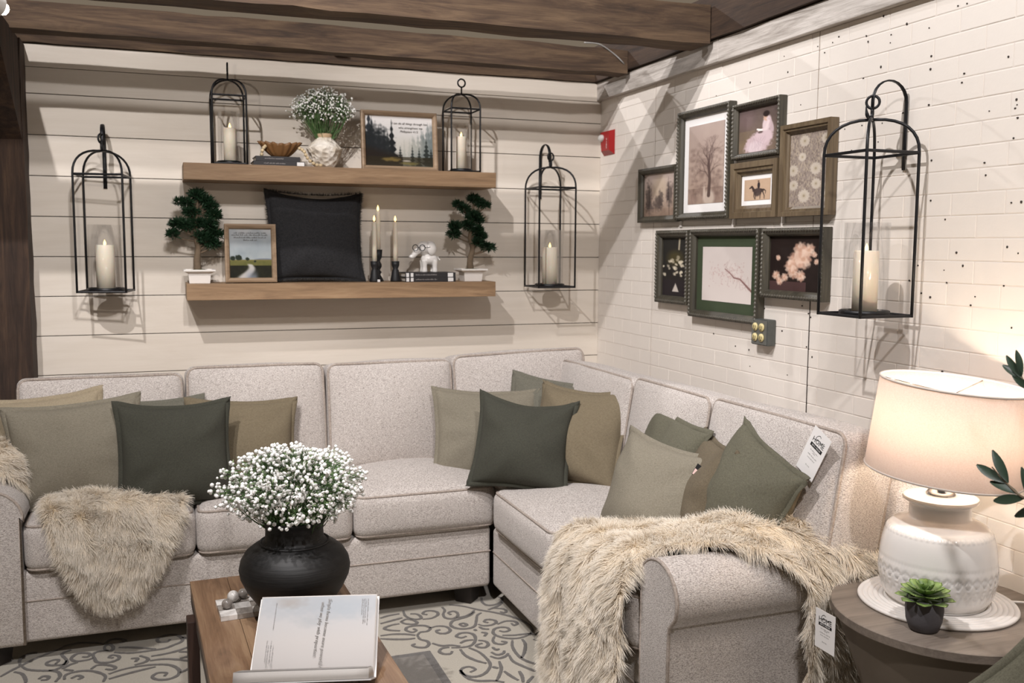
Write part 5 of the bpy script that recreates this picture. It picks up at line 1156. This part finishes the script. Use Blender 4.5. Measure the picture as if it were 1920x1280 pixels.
print_mesh(c, 1, 1, bk, curve=lambda X, Y: np.array([[(lambda p: (p[0], p[1] - .0008, p[2] + .0010))(tf(x * .985 + .0075, .985 - y * .97)) for x, y in zip(rx, ry)] for rx, ry in zip(X, Y)]), name='page_print')
c = Cv(60, 30, '#e6e2df', 13); c.put((c.Y > .35) * c.fbm(3), '#b8aca2', .6); c.blob(.2, .4, .14, .3, '#8f7866', .5, 1.2); c.blob(.6, .4, .10, .3, '#a89c92', .5, 1.2)
c.a *= .84
print_mesh(c, 1, 1, bk, curve=lambda X, Y: np.array([[(lambda p: (p[0], p[1], p[2] + .0010))(tn(x * .985 + .0075, .06 + y * .92)) for x, y in zip(rx, ry)] for rx, ry in zip(X, Y)]), name='page_print')
_pa = Vector(tf(.5, .3)); _pb = Vector(tf(.5, .8)); _dy = (_pb - _pa).normalized(); _nx = Vector((1, 0, 0)); _nn = _nx.cross(_dy)
PM = Matrix((( _nx.x, _dy.x, _nn.x), (_nx.y, _dy.y, _nn.y), (_nx.z, _dy.z, _nn.z)))
def page_text(body, u, v, size):
    p = Vector(tf(u, v)) + _nn * .0030; o = text(body, size, plain('page_ink', '#8a8682', .8), bk, tuple(p), shear=.2); o.rotation_euler = (PM @ Matrix.Rotation(-PI / 2 - .06, 3, 'Z')).to_euler(); return o
page_text('Simple forms become more powerful', .575, .52, .0140); page_text('when we play with proportion.', .520, .55, .0140)
for u, v0, v1 in ((.925, .93, .58), (.905, .93, .60), (.89, .93, .60), (.875, .93, .72), (.135, .90, .55), (.155, .42, .10), (.135, .42, .14), (.115, .42, .10), (.10, .42, .16)):
    M_ = Matrix.Translation(Vector(tf(u, (v0 + v1) / 2)) + _nn * .0030) @ (PM @ Matrix.Rotation(-PI / 2, 3, 'Z') @ Matrix.Rotation(-PI / 2, 3, 'X')).to_4x4() 
    L = abs(v0 - v1) * PG; scribble(bk, -L / 2, L / 2, 0, 0, .0038, plain('faint_ink', '#8d8a88', .8), M_ @ Matrix.Rotation(PI, 4, 'X') if False else M_, seed=int(u * 1000))

# ================================================================== SIDE TABLE, LAMP AND SUCCULENT
TX, TY, TZ = -0.295, -2.895, 0.622
st = empty('side_table', (TX, TY, 0), label='round grey brown wooden drum table beside the sofa arm', cat='table')
MB().lathe([(.0005, TZ), (.300, TZ), (.3045, TZ - .003), (.3045, TZ - .024), (.300, TZ - .028), (.0005, TZ - .028)], 72).build('tabletop', DRUM, st, True, autosm=40)
MB().lathe([(.288, TZ - .028), (.280, TZ - .06), (.235, TZ - .18), (.195, TZ - .30), (.190, TZ - .36), (.205, TZ - .46), (.235, .06), (.245, .0006), (.0005, .0006)], 64).build('pedestal', plain('drum_base', '#6b6054', .6, .15, 6, .2, 60), st)
pm = empty('coiled_placemat', (-0.288, -2.850, TZ), label='white coiled round placemat under the table lamp', cat='placemat')
for k in range(15):
    r = .006 + .0140 * k; n = 72
    MB().tube([(r * math.cos(2 * PI * i / n), r * math.sin(2 * PI * i / n), .0085) for i in range(n)], .0082, 8, True, 1.0).build('coil', WHITEP, pm)
for o in pm.children: o.scale = (1, 1, .75)
LX, LY, LZ = -0.288, -2.846, TZ + 0.0125
lamp = empty('table_lamp', (LX, LY, LZ), label='white ceramic table lamp with lit pale drum shade', cat='lamp')
ctrl = [(.0005, 0), (.120, 0), (.128, .004), (.143, .022), (.153, .060), (.1555, .090), (.153, .130), (.147, .170), (.138, .198), (.124, .216), (.104, .226), (.0865, .232), (.081, .238), (.0805, .250), (.081, .272), (.090, .279), (.098, .284), (.0985, .290), (.092, .295), (.050, .297), (.0005, .298)]
P_ = catmull([(a, b, 0) for a, b in ctrl], 8); seg = 288; v = []; f = []
for p in P_:
    r0, z = max(.0004, p[0]), p[1]
    for k in range(seg):
        a = 2 * PI * k / seg; d = 0.0
        u = (k / seg * 36) % 1.0
        if .074 < z < .108: dd = abs(u - .5) * 2 + abs((z - .091) / .017); d = -.0030 * (1 if .60 < dd < 1.0 else 0) - .0022 * (1 if abs(u - .5) < .06 and abs(z - .091) < .006 else 0)
        elif .118 < z < .130: d = -.0014 * (0.5 + .5 * math.cos(k / seg * 2 * PI * 96))
        elif .060 < z < .070: d = -.0018 * (1 if ((u - .5) ** 2 * 9 + ((z - .065) / .005) ** 2 * .4) < .5 else 0)
        elif .034 < z < .058: d = -.0022 * (1 if abs(u - .5) * 2 < (z - .034) / .024 and abs(u - .5) * 2 > (z - .034) / .024 - .4 else 0)
        elif .196 < z < .206: uu = (k / seg * 58) % 1; d = .0016 * max(0, 1 - ((uu - .5) * 2.4) ** 2)
        v.append(((r0 + d) * math.cos(a), (r0 + d) * math.sin(a), z))
for i in range(len(P_) - 1):
    for k in range(seg): f.append((i * seg + k, i * seg + (k + 1) % seg, (i + 1) * seg + (k + 1) % seg, (i + 1) * seg + k))
MB().add(v, f).build('body', CERAM, lamp)
MB().lathe([(.039, .2975), (.0395, .300), (.034, .309), (.018, .322), (.012, .330), (.0105, .340), (.0105, .352), (.0005, .352)], 32).build('chrome_cap', CHROME, lamp)
MB().lathe([(.012, .350), (.012, .43), (.0005, .432)], 16).build('socket', plain('socket_brass', '#8f8672', .4, .1, Metallic=.8), lamp)
SHADE = N('shade_linen'); _v = SHADE.coords((260, 260, 700)); _n = SHADE.noise(_v, 1.0, 3, .7)
_tr = SHADE.n('ShaderNodeBsdfTranslucent'); _df = SHADE.n('ShaderNodeBsdfDiffuse'); _mx = SHADE.n('ShaderNodeMixShader'); _mx.inputs[0].default_value = .45
_sc = SHADE.ramp(_n, [(.3, '#e9d8cd'), (.65, '#f7ece4')]); SHADE.l(_sc, _tr.inputs[0]); SHADE.l(_sc, _df.inputs[0]); SHADE.l(_df.outputs[0], _mx.inputs[1]); SHADE.l(_tr.outputs[0], _mx.inputs[2]); SHADE.l(_mx.outputs[0], SHADE.o.inputs[0]); SHADE = SHADE.m
SH = Matrix.Translation((0, 0, .360)) @ Matrix.Rotation(math.radians(5.0), 4, Vector((.745, .667, 0)))
Hs, r0s, r1s = .252, .204, .194
MB().lathe([(r0s, 0), (r1s, Hs), (r1s - .0025, Hs), (r0s - .0025, 0), (r0s, 0)], 96, M=SH).build('shade', SHADE, lamp)
for rr_, zz in ((r0s, .0), (r1s, Hs)): MB().tube([tuple(SH @ Vector((rr_ * math.cos(k * PI / 36), rr_ * math.sin(k * PI / 36), zz))) for k in range(72)], .003, 6, True).build('shade_rim', plain('shade_trim', '#d9cdc4', .7), lamp)
WRAP = N('plastic_wrap'); _t = WRAP.n('ShaderNodeBsdfTransparent'); _g = WRAP.n('ShaderNodeBsdfGlossy'); _m = WRAP.n('ShaderNodeMixShader'); _g.inputs['Roughness'].default_value = .12
_lw = WRAP.n('ShaderNodeLayerWeight'); _lw.inputs[0].default_value = .25; WRAP.l(WRAP.math('ADD', WRAP.math('MULTIPLY', _lw.outputs['Facing'], .25), .03), _m.inputs[0])
_bn = WRAP.bump(WRAP.noise(WRAP.coords((18, 18, 4)), 2.0, 4, .6, 1.5), .9, .02); WRAP.l(_bn, _g.inputs['Normal']); WRAP.l(_t.outputs[0], _m.inputs[1]); WRAP.l(_g.outputs[0], _m.inputs[2]); WRAP.l(_m.outputs[0], WRAP.o.inputs[0]); WRAP = WRAP.m
MB().lathe([(r0s - .006, -.004), (r0s + .004, .002), (r0s + .005, .03), (r1s + .006, Hs - .03), (r1s + .004, Hs + .001)], 96, M=SH).build('plastic_wrap', WRAP, lamp)
MB().lathe([(.0005, .432), (.014, .436), (.028, .47), (.030, .49), (.022, .512), (.0005, .522)], 20).build('bulb', emit('bulb_glow', '#ffdcae', 6.0), lamp)
for k in range(3):
    a = 2 * PI * k / 3 + .4; MB().tube([tuple(SH @ Vector((0, 0, Hs - .03))), tuple(SH @ Vector((r1s * math.cos(a), r1s * math.sin(a), Hs - .004)))], .002, 6).build('spider_arm', CHROME, lamp)
pl = bpy.data.lights.new('lamp_bulb_light', 'POINT'); pl.energy = 18; pl.color = (1.0, .84, .66); pl.shadow_soft_size = .035
po = bpy.data.objects.new('lamp_bulb_light', pl); COL.objects.link(po); po.parent = lamp; po.location = (0, 0, .50)
tag(MB().tube(catmull([(-.145, -2.90, TZ + .006), (-.10, -2.93, TZ + .008), (-.05, -2.97, TZ + .006), (-.02, -3.03, TZ - .02), (-.012, -3.06, TZ - .2), (-.012, -3.07, .05)], 8), .0035, 6).build('lamp_cord', WHITEP), 'white cord leading from the lamp to the brick wall', 'cord')

sc = empty('succulent_pot', (-0.465, -2.988, TZ), label='small charcoal pot on the side table edge', cat='pot')
MB().lathe([(.0005, 0), (.026, 0), (.032, .004), (.039, .025), (.0415, .050), (.040, .072), (.0385, .076), (.036, .074), (.036, .060), (.0005, .058)], 40).build('pot_body', plain('charcoal_clay', '#514e51', .8, .15, 30, .3, 120), sc)
MB().ball((0, 0, .058), .034, 2, (1, 1, .2)).build('soil', plain('soil', '#2b211b', .95), sc)
sc.scale = (1.15, 1.15, 1.15)
su = empty('succulent', (-0.465, -2.988, TZ + .071), label='green rosette succulent in the charcoal pot', cat='plant')
SUCG = N('succulent_green'); SUCG = SUCG.fin(SUCG.ramp(SUCG.noise(SUCG.coords(), 26, 3), [(.3, '#3c5130'), (.55, '#6f8a49'), (.8, '#8fa45a')]), .45)
def succ_leaf(L, w_):
    v = []; f = []; n = 8
    for i in range(n + 1):
        t = i / n; ww = w_ * (math.sin(PI * min(1, t * .62 + .12)) ** .8) * (1 if t < .85 else (1 - t) / .15 + .12); z = L * .20 * t * t
        v += [(t * L, -ww, z + ww * .35), (t * L, 0, z - .003 * (1 - t)), (t * L, ww, z + ww * .35), (t * L, 0, z + .003)]
    for i in range(n):
        for k in range(4): f.append((4 * i + k, 4 * i + (k + 1) % 4, 4 * i + 4 + (k + 1) % 4, 4 * i + 4 + k))
    return me_from('leaf', v, f)
for lay, (n, L, w_, el_, z) in enumerate(((8, .056, .014, -.12, .010), (8, .052, .0135, .12, .017), (7, .044, .0125, .38, .023), (5, .032, .011, .75, .028), (4, .019, .008, 1.1, .031))):
    lm = succ_leaf(L * 1.12, w_ * 1.2)
    for k in range(n): link('leaf', lm, SUCG, su, (0, 0, z), (0, -el_, 2 * PI * k / n + lay * .4))

su.scale = (1.15, 1.15, 1.0)

# ================================================================== PRICE CARDS
def card(label, loc, rot, w_, h_):
    t = empty('price_card', loc, rot, label, 'card', 'store price cards')
    MB().box(-w_ / 2, w_ / 2, -.0004, .0004, -h_ / 2, h_ / 2).build('paper', PAPER, t, False)
    MB().box(-w_ * .33, w_ * .33, -.0009, -.0003, h_ * .10, h_ * .175).build('black_bar', BLACK, t, False)
    text('HOME', w_ * .24, BLACK, t, (0, -.0008, h_ * .255), ext=.0001); text('GIFTS + DECOR', w_ * .072, PAPER, t, (0, -.0012, h_ * .1375), ext=.0001)
    q = catmull([(w_ * .02, h_ * .375), (-w_ * .06, h_ * .40), (-w_ * .16, h_ * .36), (-w_ * .20, h_ * .30), (-w_ * .14, h_ * .275), (-w_ * .02, h_ * .30), (w_ * .06, h_ * .31), (w_ * .10, h_ * .285), (w_ * .16, h_ * .31), (w_ * .28, h_ * .335)], 5)
    MB().tube([(p[0], -.0008, p[1]) for p in q], w_ * .008, 4).build('logo_script', BLACK, t)
    fi = plain('faint_ink', '#8d8a88', .8)
    for x0, x1, z in ((-.22, .22, .03), (-.05, .12, -.005), (-.26, .26, -.075), (-.22, .2, -.14), (-.12, .10, -.30)): scribble(t, x0 * w_, x1 * w_, z * h_, -.0007, w_ * .045, fi)
    return t
card('white price card pinned on the right back cushion', (-0.455, -2.505, .988), (Matrix.Rotation(-1.571, 4, 'Z') @ Matrix.Rotation(-.16, 4, 'X') @ Matrix.Rotation(.40, 4, 'Y')).to_euler(), .092, .150)
card('white price card hanging at the edge of the side table', (-0.606, -2.776, .5525), (0, 0, -PI / 2), .083, .112)

# ================================================================== OLIVE PLANT AT THE RIGHT EDGE
op = empty('olive_plant', (0, 0, 0), label='olive branches with dark narrow leaves reaching in from the right edge', cat='plant')
OLIVE = plain('olive_leaf', '#2c3d2e', .45, .3, 30); OBARK = plain('olive_bark', '#6a5c4a', .9, .2)
def leaf_shape(L, w_):
    v = []; f = []; n = 7
    for i in range(n + 1):
        t = i / n; ww = w_ * math.sin(PI * (t * .94 + .03)) ** .8; z = .12 * L * math.sin(t * 2.2)
        v += [(t * L, -ww, z + .0015), (t * L, 0, z - .001), (t * L, ww, z + .0015)]
    for i in range(n):
        for k in range(2): f.append((3 * i + k, 3 * i + k + 1, 3 * i + 4 + k, 3 * i + 3 + k))
    return me_from('leaf', v, f)
OL = leaf_shape(.062, .0085)
def aim(o, a, b, roll=0.0, size=None):
    d = (Vector(b) - Vector(a)); o.location = a
    x_ = d.normalized(); z_ = Vector((-.75, -.64, .2)); z_ = (z_ - x_ * z_.dot(x_)).normalized(); y_ = z_.cross(x_)
    o.rotation_euler = (Matrix(((x_.x, y_.x, z_.x), (x_.y, y_.y, z_.y), (x_.z, y_.z, z_.z))).to_4x4() @ Matrix.Rotation(roll * 1.4, 4, 'X')).to_euler(); s_ = d.length / .062; o.scale = (s_, max(.8, s_), 1)
MB().lathe([(.0005, .001), (.10, .001), (.13, .22), (.135, .24), (.125, .24), (.12, .21), (.0005, .20)], 32, (-.42, -3.92, 0)).build('plant_pot', plain('plant_pot_grey', '#8a847c', .8), op)
trunk = catmull([(-.42, -3.92, .20), (-.44, -3.86, .6), (-.48, -3.74, .95), (-.52, -3.66, 1.25), (-.54, -3.60, 1.6), (-.55, -3.55, 1.9)], 6)
MB().tube(trunk, list(np.linspace(.014, .004, len(trunk))), 8).build('trunk', OBARK, op)
rr = np.random.default_rng(9)
twigs = [[(-.50, -3.70, 1.05), (-.57, -3.52, 1.08), (-.60, -3.40, 1.085), (-.60, -3.335, 1.112), (-.60, -3.30, 1.135)],
         [(-.53, -3.64, 1.30), (-.58, -3.50, 1.30), (-.60, -3.40, 1.318), (-.60, -3.36, 1.345)],
         [(-.54, -3.60, 1.58), (-.59, -3.48, 1.60), (-.60, -3.425, 1.625)],
         [(-.52, -3.66, 1.22), (-.60, -3.72, 1.35), (-.64, -3.75, 1.42)], [(-.54, -3.60, 1.65), (-.50, -3.50, 1.75), (-.46, -3.45, 1.82)]]
for tw in twigs: MB().tube(catmull(tw, 5), list(np.linspace(.004, .0015, (len(tw) - 1) * 5 + 1)), 6).build('twig', OBARK, op)
LV = [((-.60, -3.335, 1.108), (-.60, -3.262, 1.130)), ((-.60, -3.345, 1.11), (-.60, -3.300, 1.172)), ((-.60, -3.372, 1.092), (-.60, -3.300, 1.098)), ((-.60, -3.39, 1.088), (-.60, -3.315, 1.062)), ((-.60, -3.40, 1.088), (-.60, -3.372, 1.150)), ((-.60, -3.43, 1.085), (-.60, -3.37, 1.045)), ((-.60, -3.425, 1.085), (-.60, -3.385, 1.120)),
      ((-.60, -3.368, 1.338), (-.60, -3.315, 1.360)), ((-.60, -3.365, 1.342), (-.60, -3.325, 1.385)), ((-.60, -3.362, 1.345), (-.60, -3.342, 1.398)), ((-.60, -3.40, 1.318), (-.60, -3.345, 1.345)), ((-.60, -3.40, 1.318), (-.60, -3.40, 1.385)), ((-.60, -3.42, 1.625), (-.60, -3.372, 1.64))]
for tw in twigs:
    C_ = catmull(tw, 4)
    for k in range(len(C_) // 3, len(C_), 2):
        for s_ in (-1, 1):
            d = rr.normal(size=3) * .03 + np.array([-.01, .0, .03]); p = C_[k]
            if p[1] > -3.47: continue
            LV.append((tuple(p), tuple(p + d / np.linalg.norm(d) * .06)))
for a, b in LV: aim(link('leaf', OL, OLIVE, op), a, b, rr.uniform(-.5, .5))

# ================================================================== VISIBLE SPOTLIGHT
sl = empty('track_spotlight', SPOT_A, label='glowing track spotlight at the top left corner', cat='spotlight')
SLM = Vector((1.35, 2.1, -0.35)).to_track_quat('-Z', 'Y').to_matrix().to_4x4()
MB().lathe([(.030, .02), (.034, .06), (.030, .12), (.0005, .125)], 24, M=SLM).build('housing', plain('fixture_white', '#d8d4ce', .5), sl)
MB().lathe([(.0005, .018), (.028, .022), (.0005, .030)], 24, M=SLM).build('lens', emit('spot_glow', '#fff2d8', 30.0), sl)
MB().ball((0, 0, 0.0), .016, 2).build('bulb', emit('spot_bulb', '#fff2d8', 25.0), sl)
MB().tube([tuple(SLM @ Vector((0, 0, .10))), (0, 0, .16), (0, 0, .42)], .006, 8).build('stem', plain('fixture_white', '#d8d4ce', .5), sl)
